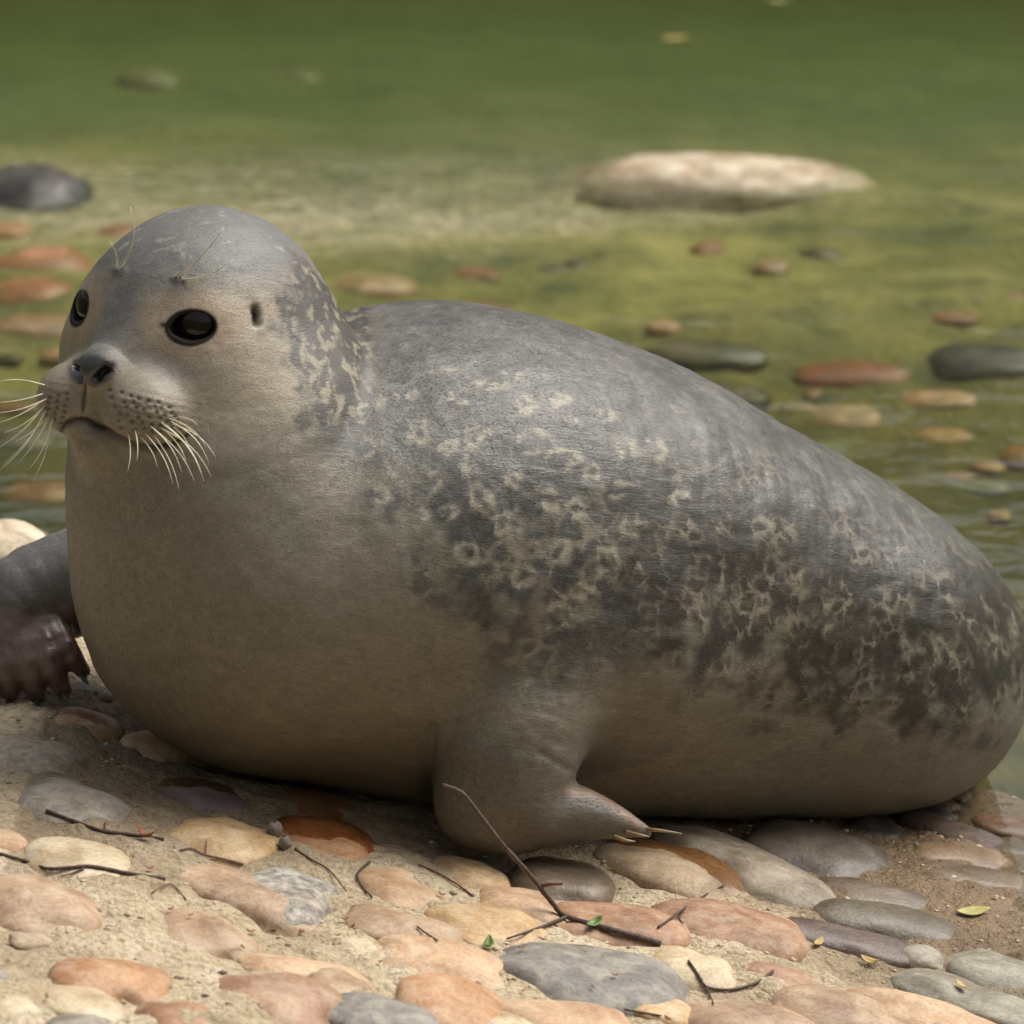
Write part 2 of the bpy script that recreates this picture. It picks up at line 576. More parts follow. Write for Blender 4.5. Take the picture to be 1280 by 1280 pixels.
def stone_shape(seed, boxy=0.5, lump=0.18, crag=0.0):
    d = ICO_V.copy()
    p = 2.0 + boxy * 1.3
    r = 1.0 / (np.abs(d[:, 0]) ** p + np.abs(d[:, 1]) ** p + np.abs(d[:, 2]) ** 2.2) ** (1 / p)
    v = d * r[:, None]
    off = np.array([seed * 3.1, seed * 1.7, seed * 0.9])
    n = fbm(d * 1.15 + off, 2, seed % 97) - 0.5
    n2 = fbm(d * 3.5 + off, 3, seed % 89) - 0.5
    n3 = fbm(d * 9 + off, 3, seed % 83) - 0.5
    v = v * (1 + lump * 1.9 * n + lump * 0.35 * n2 + 0.02 * n3 + crag * np.abs(n2) * 2)[:, None]
    return v


def make_stone(name, u, v, a, b, rot=0, pal='tan', wet='dry', proud=0.46, boxy=0.75, hk=0.5, parent=None, lump=0.26, lift=0.0, crag=0.0):
    _stone_n[0] += 1
    seed = _stone_n[0]
    P = px_ground(u, v + b * 0.35)
    k = (P - CAM).dot(VIEW) / DIST
    r = R(rot)
    # tangent along the pixel direction on the ground
    e = 0.05
    gx_ = (terrain(np.array([P.x + e]), np.array([P.y]), False) - terrain(np.array([P.x - e]), np.array([P.y]), False))[0] / (2 * e)
    gy_ = (terrain(np.array([P.x]), np.array([P.y + e]), False) - terrain(np.array([P.x]), np.array([P.y - e]), False))[0] / (2 * e)
    gx_, gy_ = max(-0.5, min(0.5, gx_)), max(-0.5, min(0.5, gy_))
    N = Vector((-gx_, -gy_, 1)).normalized()
    # image direction -> ground direction
    Dx = Vector((1, 0, 0)) * math.cos(r) - UPC * math.sin(r)
    vd = (P - CAM).normalized()
    e1 = Dx - vd * (Dx.dot(N) / vd.dot(N))
    # limit the depth stretch
    lat = Vector((e1.x, 0, e1.z))
    e1 = (Vector((e1.x, max(-0.8, min(0.8, e1.y)) , 0)))
    e1 = (e1 - N * e1.dot(N)).normalized()
    e2 = N.cross(e1).normalized()
    A = a * S * k / max(abs(e1.x), 0.6)
    phi = math.asin(min(1, abs(vd.dot(N))))
    bb = b * S * k
    B = min(bb / math.sin(phi) * 0.8, A * 1.15)
    B = max(B, A * 0.42)
    H = max(hk * min(A, B), bb * 0.75)
    sh = stone_shape(seed, boxy, lump, crag)
    loc = sh * np.array([A, B, H])
    M = Matrix((e1, e2, N)).transposed().to_4x4()
    M.translation = P + N * (H * (proud - 1.0) * 0.9 + lift)
    o = mesh_obj(name, loc, ICO_F, stone_mat(pal, wet), parent)
    o.matrix_world = M
    return o


COB = [
    (110, 900, 45, 24, 14, 'peach', 'half'), (115, 864, 32, 14, 5, 'tan', 'wet'), (45, 935, 58, 36, 14, 'mottle', 'dry'),
    (100, 1000, 80, 30, 18, 'grey', 'dry'), (215, 928, 42, 22, 25, 'ochre', 'dry'), (248, 988, 75, 26, 11, 'purple', 'half'),
    (395, 1002, 48, 22, 14, 'orange', 'wet'), (405, 1045, 76, 36, 12, 'orange', 'half'), (275, 1040, 66, 35, 18, 'ochre', 'dry'),
    (105, 1068, 60, 25, 8, 'cream', 'dry'), (8, 1042, 24, 15, 5, 'peach', 'dry'), (58, 1122, 76, 32, 8, 'pink', 'dry'),
    (300, 1108, 100, 24, 20, 'pink', 'dry'), (362, 1106, 64, 36, 20, 'speckle', 'dry'), (255, 1155, 57, 36, 5, 'pink', 'dry'),
    (140, 1214, 72, 30, 10, 'orange', 'dry'), (95, 1246, 62, 20, 12, 'cream', 'dry'), (345, 1240, 84, 36, 14, 'rosy', 'dry'),
    (228, 1266, 42, 24, 0, 'redbrown', 'dry'), (110, 1280, 46, 18, 0, 'grey', 'dry'), (0, 1214, 14, 20, 0, 'grey', 'dry'),
    (375, 1206, 76, 16, 8, 'peach', 'dry'), (500, 1100, 53, 26, 2, 'peach', 'dry'), (482, 1026, 20, 15, 10, 'tan', 'dry'),
    (594, 1088, 48, 20, 8, 'ochre', 'dry'), (705, 1090, 56, 30, 14, 'slab', 'wet'), (650, 1122, 58, 26, 8, 'peach', 'dry'),
    (610, 1150, 72, 28, 6, 'ochre', 'dry'), (502, 1152, 66, 26, 12, 'pink', 'dry'), (552, 1192, 88, 28, 12, 'peach', 'dry'),
    (565, 1240, 72, 36, 12, 'orange', 'dry'), (748, 1206, 132, 42, 10, 'bluegrey', 'dry'), (420, 1222, 34, 24, 0, 'pink', 'dry'),
    (478, 1260, 78, 24, 10, 'bluegrey', 'dry'), (700, 1266, 84, 22, 4, 'peach', 'dry'), (775, 1148, 86, 24, 6, 'redbrown', 'dry'),
    (598, 1170, 18, 13, 0, 'ochre', 'dry'), (838, 1074, 88, 30, 20, 'tan', 'half'), (928, 1072, 96, 27, 26, 'slab', 'dry'),
    (1018, 1050, 78, 36, 20, 'bluegrey', 'wet'), (1092, 1028, 38, 15, 10, 'dark', 'wet'), (1195, 1036, 62, 13, 22, 'purple', 'wet'),
    (1200, 1066, 74, 18, 10, 'tan', 'wet'), (1215, 1094, 76, 18, 10, 'slab', 'dry'), (1100, 1115, 76, 17, 10, 'slab', 'dry'),
    (1108, 1142, 90, 24, 12, 'greygreen', 'dry'), (905, 1150, 98, 33, 12, 'redbrown', 'dry'), (1060, 1168, 88, 13, 12, 'purple', 'dry'),
    (870, 1206, 58, 25, 14, 'cream', 'dry'), (975, 1220, 54, 18, 14, 'rosy', 'dry'), (1245, 1206, 56, 24, 14, 'greygreen', 'dry'),
    (1215, 1242, 82, 20, 20, 'greygreen', 'dry'), (1045, 1256, 88, 28, 8, 'pink', 'dry'), (935, 1266, 84, 24, 10, 'pink', 'dry'),
    (1165, 1264, 104, 22, 15, 'peach', 'dry'), (5, 668, 58, 24, 4, 'whitish', 'dry'), (1150, 1190, 30, 12, 10, 'grey', 'dry'),
    (640, 1275, 40, 14, 4, 'cream', 'dry'), (1265, 1140, 30, 14, 8, 'tan', 'wet'), (820, 1255, 40, 16, 10, 'ochre', 'dry'),
    (440, 1130, 18, 9, 0, 'cream', 'dry'), (180, 1120, 20, 9, 0, 'mottle', 'dry'), (190, 1195, 18, 8, 0, 'tan', 'dry'),
    (20, 1255, 26, 14, 0, 'cream', 'dry'), (450, 1180, 20, 10, 0, 'cream', 'dry'), (300, 1190, 20, 9, 0, 'tan', 'dry'),
    (985, 1180, 24, 10, 8, 'tan', 'dry'), (1010, 1120, 20, 9, 8, 'slab', 'dry'), (40, 1170, 20, 8, 0, 'tan', 'dry'),
    (165, 965, 22, 9, 20, 'tan', 'dry'), (335, 950, 22, 8, 10, 'slab', 'dry'), (1260, 1028, 40, 10, 5, 'redbrown', 'wet'),
    (1150, 1010, 40, 10, 5, 'dark', 'wet'), (1262, 1060, 30, 10, 5, 'slab', 'wet'),
]
for (u, v, a, b_, r_, pal, wet) in COB:
    if u > 960 and v < 1170 and wet == 'dry' and pal != 'redbrown':
        wet = 'wet'
    make_stone('cobblestone', u, v, a * 1.07, b_ * 1.07, r_, pal, wet, parent=bank)

# the paving goes on beyond the frame
rs = random.Random(21)
placed = []
tries = 0
while len(placed) < 110 and tries < 6000:
    tries += 1
    u, v = rs.uniform(-380, 1660), rs.uniform(700, 1640)
    if -50 < u < 1335 and v < 1300:
        continue
    if any(abs(u - pu) < 118 and abs(v - pv) < 58 for pu, pv in placed):
        continue
    g = px_ground(u, v)
    if g.z < WATER + 0.01 or edge_d(np.array([g.x]), np.array([g.y]))[0] > -0.02 or g.y < -1.35 or abs(g.x) > 1.05:
        continue
    placed.append((u, v))
    make_stone('cobblestone', u, v, rs.uniform(42, 84), rs.uniform(20, 36), rs.uniform(0, 18),
               rs.choice(['ochre', 'peach', 'orange', 'pink', 'rosy', 'cream', 'grey', 'bluegrey', 'tan', 'slab', 'redbrown', 'mottle']),
               'wet' if u > 1100 and v < 1150 else 'dry', parent=bank)

POND = [
    # u, v, a, b, pal, lump, label
    (898, 222, 178, 30, 'boulder', 0.3, 'large pale boulder breaking the surface of the green water'),
    (30, 240, 82, 34, 'dark', 0.25, 'dark grey rock with shadowed underside at the far water edge'),
    (467, 353, 58, 13, 'cream', 0.1, 'flat cream pebble in shallow water behind the head of the seal'),
    (590, 386, 54, 10, 'redbrown', 0.1, 'dull brown flat stone just above the back of the seal'),
    (1065, 462, 74, 20, 'red', 0.08, 'smooth oval brick red stone under the water'),
    (1232, 447, 74, 26, 'dark', 0.12, 'dark green grey stone beside the brick red stone'),
    (1170, 495, 52, 14, 'ochre', 0.2, 'ochre stone half covered with algae below the dark stone'),
    (1062, 516, 42, 18, 'cream', 0.22, 'lumpy yellow cream stone under the brick red stone'),
    (1180, 541, 38, 13, 'ochre', 0.2, 'small ochre stone with algae fringe under water'),
    (1276, 566, 24, 15, 'orange', 0.15, 'small orange stone close to the ripples'),
    (950, 527, 22, 11, 'cream', 0.15, 'small cream stone touching the outline of the back of the seal'),
    (880, 436, 78, 22, 'algae', 0.2, 'broad brownish stone coated with algae'),
    (905, 490, 62, 24, 'algae', 0.2, 'rounded algae covered stone behind the back of the seal'),
    (1040, 557, 46, 10, 'teal', 0.1, 'thin teal green stone under water'),
    (1218, 606, 42, 9, 'teal', 0.1, 'thin pale green stone near the rump of the seal'),
    (55, 325, 66, 17, 'orange', 0.1, 'long orange brown stone in the shallows'),
    (42, 362, 60, 17, 'orange', 0.1, 'smooth orange stone beside the forehead of the seal'),
    (142, 290, 36, 15, 'redbrown', 0.1, 'reddish stone behind the brow whiskers of the seal'),
    (10, 284, 30, 16, 'peach', 0.15, 'small pink stone under the dark rock'),
    (55, 405, 76, 15, 'tan', 0.15, 'tan stone covered by thin water beside the far eye of the seal'),
    (75, 441, 24, 8, 'ochre', 0.15, 'small ochre pebble beside the cheek of the seal'),
    (40, 612, 56, 18, 'redbrown', 0.15, 'brown stone in the water beyond the whiskers'),
    (22, 545, 46, 16, 'algae', 0.15, 'algae green stone behind the long whiskers'),
    (190, 98, 44, 8, 'teal', 0.1, 'pale green stone deep under water'),
    (375, 95, 30, 8, 'teal', 0.1, 'faint greenish stone deep in the pond'),
    (1258, 372, 28, 8, 'whitish', 0.2, 'small pale stone on the algae ledge'),
    (965, 331, 24, 7, 'tan', 0.2, 'small tan stone on the green ledge'),
]
for (u, v, a, b_, pal, lump, lab) in POND:
    o = make_stone('pond_stone', u, v, a, b_, 0, pal, 'wet' if pal in ('dark',) else 'pond', proud=0.8 if a > 150 or pal == 'dark' else 0.62,
                   boxy=0.3, lump=lump, lift=0.0, crag=0.10 if a > 150 else (0.2 if v < 260 and pal == 'dark' else 0.0), hk=0.42 if a > 150 else (0.6 if v < 260 and pal == 'dark' else 0.5))
    tag(o, lab, 'stone', 'stones lying in the pond')
rp = random.Random(33)
spots_p = []
for (u0, u1, v0, v1, n_) in ((830, 1275, 555, 690, 9), (500, 1275, 300, 425, 10), (0, 60, 420, 640, 4), (980, 1275, 470, 600, 5)):
    for _ in range(n_):
        spots_p.append((rp.uniform(u0, u1), rp.uniform(v0, v1)))
PEB = {'algae': 'green algae coated', 'tan': 'pale tan', 'redbrown': 'reddish brown', 'ochre': 'yellow ochre'}
for (u, v) in spots_p:
    pk = rp.choice(['algae', 'tan', 'redbrown', 'ochre', 'algae'])
    o = make_stone('pond_pebble', u, v, rp.uniform(14, 34), rp.uniform(5, 9), 0, pk, 'pond', proud=0.45, boxy=0.3, lump=0.2)
    tag(o, 'small %s pebble lying under the green water' % PEB[pk], 'pebble', '%s pebbles on the pond bed' % PEB[pk])
# ------------------------------------------------------------------ the seal: a signed distance field in photo-pixel units
# (u right, v down, w away), turned into one continuous mesh
f32 = np.float32


def smin(a, b, k):
    h = np.maximum(k - np.abs(a - b), 0) / k
    return np.minimum(a, b) - h * h * (k * f32(0.25))


def smax(a, b, k):
    return -smin(-a, -b, k)


def catmull(pts, n):
    P = np.array(pts, dtype=np.float64)
    P = np.vstack([2 * P[0] - P[1], P, 2 * P[-1] - P[-2]])
    out = []
    for i in range(1, len(P) - 2):
        for t in np.linspace(0, 1, n, endpoint=False):
            p0, p1, p2, p3 = P[i - 1], P[i], P[i + 1], P[i + 2]
            out.append(0.5 * ((2 * p1) + (-p0 + p2) * t + (2 * p0 - 5 * p1 + 4 * p2 - p3) * t * t + (-p0 + 3 * p1 - 3 * p2 + p3) * t ** 3))
    out.append(P[-2])
    return np.array(out)


def chain(q, sph):
    """union of cones through the sampled spine"""
    d = None
    for i in range(len(sph) - 1):
        e = capsule(q, sph[i][:3], sph[i + 1][:3], sph[i][3], sph[i + 1][3])
        d = e if d is None else np.minimum(d, e)
    return d


def capsule(q, a, b, ra, rb):
    a = np.array(a, dtype=f32)
    b = np.array(b, dtype=f32)
    ab = b - a
    pa = q - a
    t = np.clip(pa @ ab / f32(ab @ ab), 0, 1)
    e = pa - t[:, None] * ab
    return np.sqrt((e * e).sum(1)) - (f32(ra) + (f32(rb) - f32(ra)) * t)


def ell(q, c, r):
    c = np.array(c, dtype=f32)
    r = np.array(r, dtype=f32)
    p = (q - c) / r
    k0 = np.sqrt((p * p).sum(1))
    k1 = np.sqrt(((p / r) ** 2).sum(1))
    return k0 * (k0 - 1) / np.maximum(k1, f32(1e-6))


def nrm(v):
    v = np.array(v, dtype=np.float64)
    return v / np.linalg.norm(v)


_y = R(40)
HF = nrm((-math.sin(_y) * 0.98, 0.2, -math.cos(_y) * 0.98))
HL = np.array((math.cos(_y), 0.14, -math.sin(_y)))
HL = nrm(HL - HF * (HL @ HF))
HH = np.cross(HF, HL)
if HH[1] > 0:
    HH = -HH
HC = np.array((252.0, 424.0, -222.0))
HM = np.stack([HL, HH, HF], 1).astype(f32)     # px = HC + HM @ local


def to_head(q):
    return (q - HC.astype(f32)) @ HM


def head_px(l):
    return HC + HM.astype(np.float64) @ np.array(l, dtype=np.float64)


def px_to_local_on(u, v, F):
    """local head coords on the pixel ray (u,v) at forward coordinate F"""
    base = np.array((u, v, 0.0)) - HC
    # solve w so that local F matches
    w = (F - base @ HF) / HF[2]
    return np.array([(base + np.array((0, 0, w))) @ HL, (base + np.array((0, 0, w))) @ HH, F])


BODY = catmull([(345, 712, -165, 254), (450, 702, -112, 286), (570, 700, -50, 312), (700, 722, 20, 303), (830, 758, 92, 272),
                (960, 792, 162, 238), (1065, 820, 222, 205), (1122, 842, 300, 168), (1150, 880, 400, 118), (1160, 915, 480, 80)], 8)
NECK = catmull([(270, 432, -205, 148), (298, 482, -208, 157), (290, 560, -208, 202), (308, 640, -195, 226), (345, 712, -165, 254)], 4)
NAPE = catmull([(405, 560, 0, 145), (500, 606, 20, 221), (560, 640, 15, 240)], 4)
ARM_N = catmull([(680, 800, -205, 105), (640, 900, -238, 98), (628, 975, -250, 84), (635, 1005, -250, 62)], 8)
HAND_N = catmull([(600, 1005, -255, 58), (660, 1018, -252, 46), (712, 1017, -246, 38), (760, 1025, -242, 24), (806, 1039, -238, 8)], 8)
ARM_F = catmull([(235, 700, 60, 85), (120, 722, 50, 72), (30, 752, 30, 60), (10, 790, 10, 46)], 3)
FAR_DIG = [(-40, -72, 860, 5, 20), (-16, -26, 872, -8, 18), (6, 12, 876, -18, 17), (26, 46, 872, -24, 17), (44, 78, 860, -26, 16), (56, 104, 838, -20, 15)]

EYE = np.array([81.0, 52.0, 103.0])
_b = R(18)
EYN = nrm((math.sin(_b), 0.08, math.cos(_b)))
EYT = nrm(np.array((math.cos(_b), 0.0, -math.sin(_b))))
EYU = np.cross(EYN, EYT)
EYB = np.stack([EYT, EYU, EYN], 1).astype(f32)


def plane_up(q):
    """height above the bank plane, px units"""
    W = q[:, 2] * f32(S)
    k = 1 + W / f32(DIST)
    x = (q[:, 0] - 640) * f32(S) * k
    Y = (640 - q[:, 1]) * f32(S) * k
    y = f32(UPC[1]) * Y + f32(VIEW[1]) * W
    z = f32(S0[2]) + f32(UPC[2]) * Y + f32(VIEW[2]) * W
    return (z - (-0.022 - 0.2 * x)) / f32(S)


def head_sdf(q):
    p = to_head(q)
    pm = p.copy()
    pm[:, 0] = np.abs(pm[:, 0])
    d = ell(p, (0, 8, -5), (150, 158, 165))
    d = smin(d, ell(p, (0, 28, 64), (114, 92, 75)), f32(45))
    d = smin(d, ell(pm, (72, -28, 66), (76, 76, 80)), f32(50))                  # cheeks
    d = smin(d, capsule(p, (0, 28, 98), (0, 0, 182), 66, 35), f32(40))         # bridge
    d = smin(d, ell(pm, (50, -46, 180), (57, 48, 52)), f32(28))                  # whisker pads
    d = smin(d, ell(p, (0, 2, 202), (27, 24, 22)), f32(16))                      # nose block
    d = smin(d, ell(p, (0, -94, 157), (67, 42, 64)), f32(14))                    # chin
    d = smin(d, ell(p, (0, -72, 50), (116, 82, 115)), f32(40))                   # jaw
    # eyelids, turned slightly outwards
    e = (pm - EYE.astype(f32)) @ EYB
    d = smin(d, ell(e, (0, 0, -24), (43, 35, 36)), f32(24))
    op = smin(ell(e, (1, 0, 16), (26, 18, 36)), ell(e, (-24, -5, 10), (13, 6, 22)), f32(10))
    d = smax(d, -op, f32(5))
    return d


def where_box(q, lo, hi, fn, default=1e4):
    m = np.ones(len(q), dtype=bool)
    for i in range(3):
        m &= (q[:, i] > lo[i]) & (q[:, i] < hi[i])
    out = np.full(len(q), default, dtype=f32)
    if m.any():
        out[m] = fn(q[m])
    return out


def far_flipper(q):
    a = chain(q, ARM_F)
    for (x0, x1, y1, w1, r0) in FAR_DIG:
        a = smin(a, chain(q, catmull([(x0, 775, 10, 30), ((x0 + x1) / 2, (800 + y1) / 2 - 8, (w1 - 8), r0 * 1.15), (x1, y1, w1, r0 * 0.68)], 3)), f32(10))
    return a


def seal_sdf(q):
    q = q.astype(f32)
    d = chain(q, BODY)
    d = smin(d, where_box(q, (-50, 150, -600), (800, 1100, 400), lambda p: chain(p, NAPE)), f32(60))
    nk = where_box(q, (-80, 150, -600), (720, 1100, 300), lambda p: chain(p, NECK))
    nk = smin(nk, where_box(q, (-50, 180, -620), (560, 760, 60), head_sdf), f32(34))
    d = smin(d, nk, f32(13))
    a = where_box(q, (440, 600, -480), (900, 1150, 0), lambda p: smin(chain(p, ARM_N), chain(p, HAND_N), f32(14)))
    d = smin(d, where_box(q, (560, 600, -400), (1000, 1050, 100), lambda p: ell(p, (775, 812, -115), (120, 105, 132))), f32(70))
    d = smin(d, a, f32(34))
    d = smin(d, where_box(q, (-200, 560, -140), (400, 960, 240), far_flipper), f32(20))
    for s in (-1, 1):                       # hind flippers tucked behind
        hf = where_box(q, (1000, 780, 300), (1400, 1100, 800), lambda p: chain(p, catmull([(1150, 905, 470, 60), (1160 + 25 * s, 935, 570, 42), (1165 + 55 * s, 955, 680, 30)], 3)))
        d = smin(d, hf, f32(30))
    d = smax(d, -(plane_up(q) + 4), f32(26))
    return d


def span(parts):
    out = []
    for a, b, s in parts:
        out.append(np.arange(a, b - s * 0.5, s))
    return np.concatenate(out + [[parts[-1][1]]])


def surface_nets(ax, ay, az, fn):
    nx, ny, nz = len(ax), len(ay), len(az)
    D = np.empty((nx, ny, nz), dtype=f32)
    YY, ZZ = np.meshgrid(ay, az, indexing='ij')
    step = 12
    for i in range(0, nx, step):
        xs = ax[i:i + step]
        q = np.empty((len(xs), ny, nz, 3), dtype=f32)
        q[..., 0] = xs[:, None, None]
        q[..., 1] = YY[None]
        q[..., 2] = ZZ[None]
        D[i:i + step] = fn(q.reshape(-1, 3)).reshape(len(xs), ny, nz)
    inside = D < 0
    c = inside[:-1, :-1, :-1].astype(np.int8)
    cnt = np.zeros_like(c)
    for dx in (0, 1):
        for dy in (0, 1):
            for dz in (0, 1):
                cnt += inside[dx:nx - 1 + dx, dy:ny - 1 + dy, dz:nz - 1 + dz]
    act = (cnt > 0) & (cnt < 8)
    I, J, K = np.nonzero(act)
    vid = np.full(act.shape, -1, dtype=np.int64)
    vid[I, J, K] = np.arange(len(I))
    acc = np.zeros((len(I), 3))
    n = np.zeros(len(I))
    A = (ax, ay, az)
    corners = [(0, 0, 0), (1, 0, 0), (0, 1, 0), (0, 0, 1), (1, 1, 0), (1, 0, 1), (0, 1, 1), (1, 1, 1)]
    for c0 in corners:
        for axn in range(3):
            if c0[axn] == 1:
                continue
            c1 = list(c0); c1[axn] = 1
            d0 = D[I + c0[0], J + c0[1], K + c0[2]]
            d1 = D[I + c1[0], J + c1[1], K + c1[2]]
            m = (d0 < 0) != (d1 < 0)
            t = np.where(m, d0 / np.where(m, d0 - d1, 1), 0)
            p0 = np.stack([ax[I + c0[0]], ay[J + c0[1]], az[K + c0[2]]], 1)
            p1 = np.stack([ax[I + c1[0]], ay[J + c1[1]], az[K + c1[2]]], 1)
            acc += np.where(m[:, None], p0 + (p1 - p0) * t[:, None], 0)
            n += m
    V = acc / n[:, None]
    F = []
    # faces for sign changes along each axis
    m = inside[:-1, 1:-1, 1:-1] != inside[1:, 1:-1, 1:-1]
    i, j, k = np.nonzero(m); j += 1; k += 1
    q = np.stack([vid[i, j - 1, k - 1], vid[i, j, k - 1], vid[i, j, k], vid[i, j - 1, k]], 1)
    fl = inside[i, j, k]
    q[~fl] = q[~fl][:, ::-1]
    F.append(q)
    m = inside[1:-1, :-1, 1:-1] != inside[1:-1, 1:, 1:-1]
    i, j, k = np.nonzero(m); i += 1; k += 1
    q = np.stack([vid[i - 1, j, k - 1], vid[i - 1, j, k], vid[i, j, k], vid[i, j, k - 1]], 1)
    fl = inside[i, j, k]
    q[~fl] = q[~fl][:, ::-1]
    F.append(q)
    m = inside[1:-1, 1:-1, :-1] != inside[1:-1, 1:-1, 1:]
    i, j, k = np.nonzero(m); i += 1; j += 1
    q = np.stack([vid[i - 1, j - 1, k], vid[i, j - 1, k], vid[i, j, k], vid[i - 1, j, k]], 1)
    fl = inside[i, j, k]
    q[~fl] = q[~fl][:, ::-1]
    F.append(q)
    return V, np.concatenate(F)


def subdivide(V, F):
    n = len(V)
    E = np.concatenate([F[:, [0, 1]], F[:, [1, 2]], F[:, [2, 3]], F[:, [3, 0]]])
    E.sort(1)
    key = E[:, 0] * n + E[:, 1]
    uk, inv = np.unique(key, return_inverse=True)
    em = (V[uk // n] + V[uk % n]) / 2
    fm = V[F].mean(1)
    nf = len(F)
    e = inv.reshape(4, nf) + n
    c = np.arange(nf) + n + len(uk)
    a = F.T
    out = np.concatenate([np.stack([a[0], e[0], c, e[3]], 1), np.stack([e[0], a[1], e[1], c], 1),
                          np.stack([c, e[1], a[2], e[2]], 1), np.stack([e[3], c, e[2], a[3]], 1)])
    return np.concatenate([V, em, fm]), out


def project(fn, V, it=1, e=0.8):
    for _ in range(it):
        d = fn(V).astype(np.float64)
        g = np.empty((len(V), 3))
        for i in range(3):
            o = np.zeros(3)
            o[i] = e
            g[:, i] = (fn(V + o) - d) / e
        g2 = (g * g).sum(1)
        V = V - g * np.clip(d / np.maximum(g2, 0.2), -12, 12)[:, None]
    return V


def vert_normals(V, F):
    n = np.cross(V[F[:, 2]] - V[F[:, 0]], V[F[:, 3]] - V[F[:, 1]])
    out = np.zeros((len(V), 3))
    for c in range(3):
        for k in range(4):
            out[:, c] += np.bincount(F[:, k], weights=n[:, c], minlength=len(V))
    return out / (np.linalg.norm(out, axis=1)[:, None] + 1e-12)


SUBDIV = 2
V, F = surface_nets(span([(-130, 20, 9), (20, 340, 6), (340, 1320, 14)]),
                    span([(220, 250, 10), (250, 600, 6), (600, 1100, 13)]),
                    span([(-520, -180, 6), (-180, 740, 14)]), seal_sdf)
V = project(seal_sdf, V, 1)
for _ in range(SUBDIV):
    V, F = subdivide(V, F)
    V = project(seal_sdf, V, 1)
NORM = vert_normals(V, F)
if (NORM * (V - V.mean(0))).sum() < 0:
    NORM = -NORM


def poly_d2(u, v, pts):
    """2-d distance to a pixel polyline, and running parameter"""
    best = np.full(len(u), 1e9)
    par = np.zeros(len(u))
    n = len(pts) - 1
    for i in range(n):
        a = np.array(pts[i], float); b = np.array(pts[i + 1], float)
        ab = b - a
        t = np.clip(((u - a[0]) * ab[0] + (v - a[1]) * ab[1]) / (ab @ ab), 0, 1)
        d = np.hypot(u - a[0] - t * ab[0], v - a[1] - t * ab[1])
        m = d < best
        best = np.where(m, d, best)
        par = np.where(m, (i + t) / n, par)
    return best, par
U_, V_, W_ = V[:, 0], V[:, 1], V[:, 2]
LH = to_head(V.astype(f32)).astype(np.float64)
facing = np.clip(-NORM[:, 2], 0, 1)
headfront = (LH[:, 2] > 20) & (U_ < 420) & (V_ < 640)


def groove(pts, width, depth, mask, taper=True):
    d, t = poly_d2(U_, V_, pts)
    k = np.exp(-(d / width) ** 2) * mask
    if taper:
        k = k * np.clip(np.minimum(t, 1 - t) * 8, 0.15, 1)
    return depth * k


MOUTH = [(76, 541), (82, 531), (94, 526), (108, 526), (124, 533), (143, 546), (165, 557), (190, 562), (215, 557), (238, 541)]
NOS_N = [(117, 479), (125, 467), (139, 457)]
NOS_F = [(94, 453), (95, 465), (100, 477)]
PHIL = [(105, 480), (104, 514)]
hf_ = headfront * (facing > 0.05)
disp = np.zeros(len(V))
disp -= groove(MOUTH, 4.0, 8.0, hf_)
disp -= groove(NOS_N, 5.5, 13.0, hf_)
disp -= groove(NOS_F, 3.2, 9.0, hf_)
disp -= groove(PHIL, 2.6, 4.0, hf_)
disp += groove([(84, 543), (100, 539), (118, 545), (140, 560)], 7.0, 3.0, hf_)
EAR = [(318, 386), (320, 395), (321, 404)]
disp -= groove(EAR, 4.5, 8.0, (U_ < 420) * (facing > 0.05) * (V_ < 600) * (W_ < 0), False)
disp += groove([(328, 378), (332, 396), (328, 412)], 9.0, 2.0, (U_ < 420) * (facing > 0.05) * (W_ < 0), False)
# whisker follicles on the pads: rows of small pits
PITS = []
for row in range(6):
    for i in range(7):
        PITS.append((138 + i * 12.5 + row * 3.2 + random.uniform(-3.2, 3.2), 489 + row * 9.0 + i * 3.2 - row * i * 0.35 + random.uniform(-2.4, 2.4)))
for row in range(6):
    for i in range(3):
        PITS.append((84 - i * 11 - row * 1.5 + random.uniform(-1.2, 1.2), 492 + row * 7.5 + i * 2.0))
pitm = np.zeros(len(V))
selh = np.nonzero(hf_ & (V_ > 470) & (V_ < 575) & (U_ < 260))[0]
for (pu, pv) in PITS:
    pitm[selh] = np.maximum(pitm[selh], np.exp(-(((U_[selh] - pu) / 2.6) ** 2 + ((V_[selh] - pv) / 2.2) ** 2)))
disp -= pitm * 2.0
# pad wrinkle rows
padm = np.exp(-(((U_ - 180) / 50) ** 2 + ((V_ - 522) / 28) ** 2)) + np.exp(-(((U_ - 66) / 26) ** 2 + ((V_ - 508) / 26) ** 2))
disp += hf_ * padm * 0.6 * np.sin((V_ - 0.25 * U_) * 0.66 + 3 * (fbm(V / 25.0, 2, 63) - 0.5))
# eyebrow follicle bumps
for (bu, bv) in ((222, 349), (150, 339)):
    disp += hf_ * 2.5 * np.exp(-(((U_ - bu) / 9) ** 2 + ((V_ - bv) / 6) ** 2))
# skin folds where the fore flipper meets the body
fl = (facing > 0.05) * (W_ < -60)
disp -= groove([(672, 884), (690, 893), (722, 905)], 6, 0.8, fl)
disp -= groove([(668, 938), (690, 950), (717, 964)], 5.0, 2.5, fl)
disp -= groove([(655, 905), (690, 925), (722, 938)], 7.0, 0.8, fl)
disp -= groove([(540, 900), (538, 935), (537, 1000)], 6.0, 5.0, fl)
# web and tendon ridges of the far flipper
ff = (U_ < 125) * (V_ > 735) * (V_ < 900) * (W_ < 120) * (W_ > -100) * sstep(735, 790, V_)
disp += ff * (fbm(np.stack([U_ / 13 - V_ / 30, V_ / 50, W_ / 60], 1), 2, 61) - 0.5) * 5
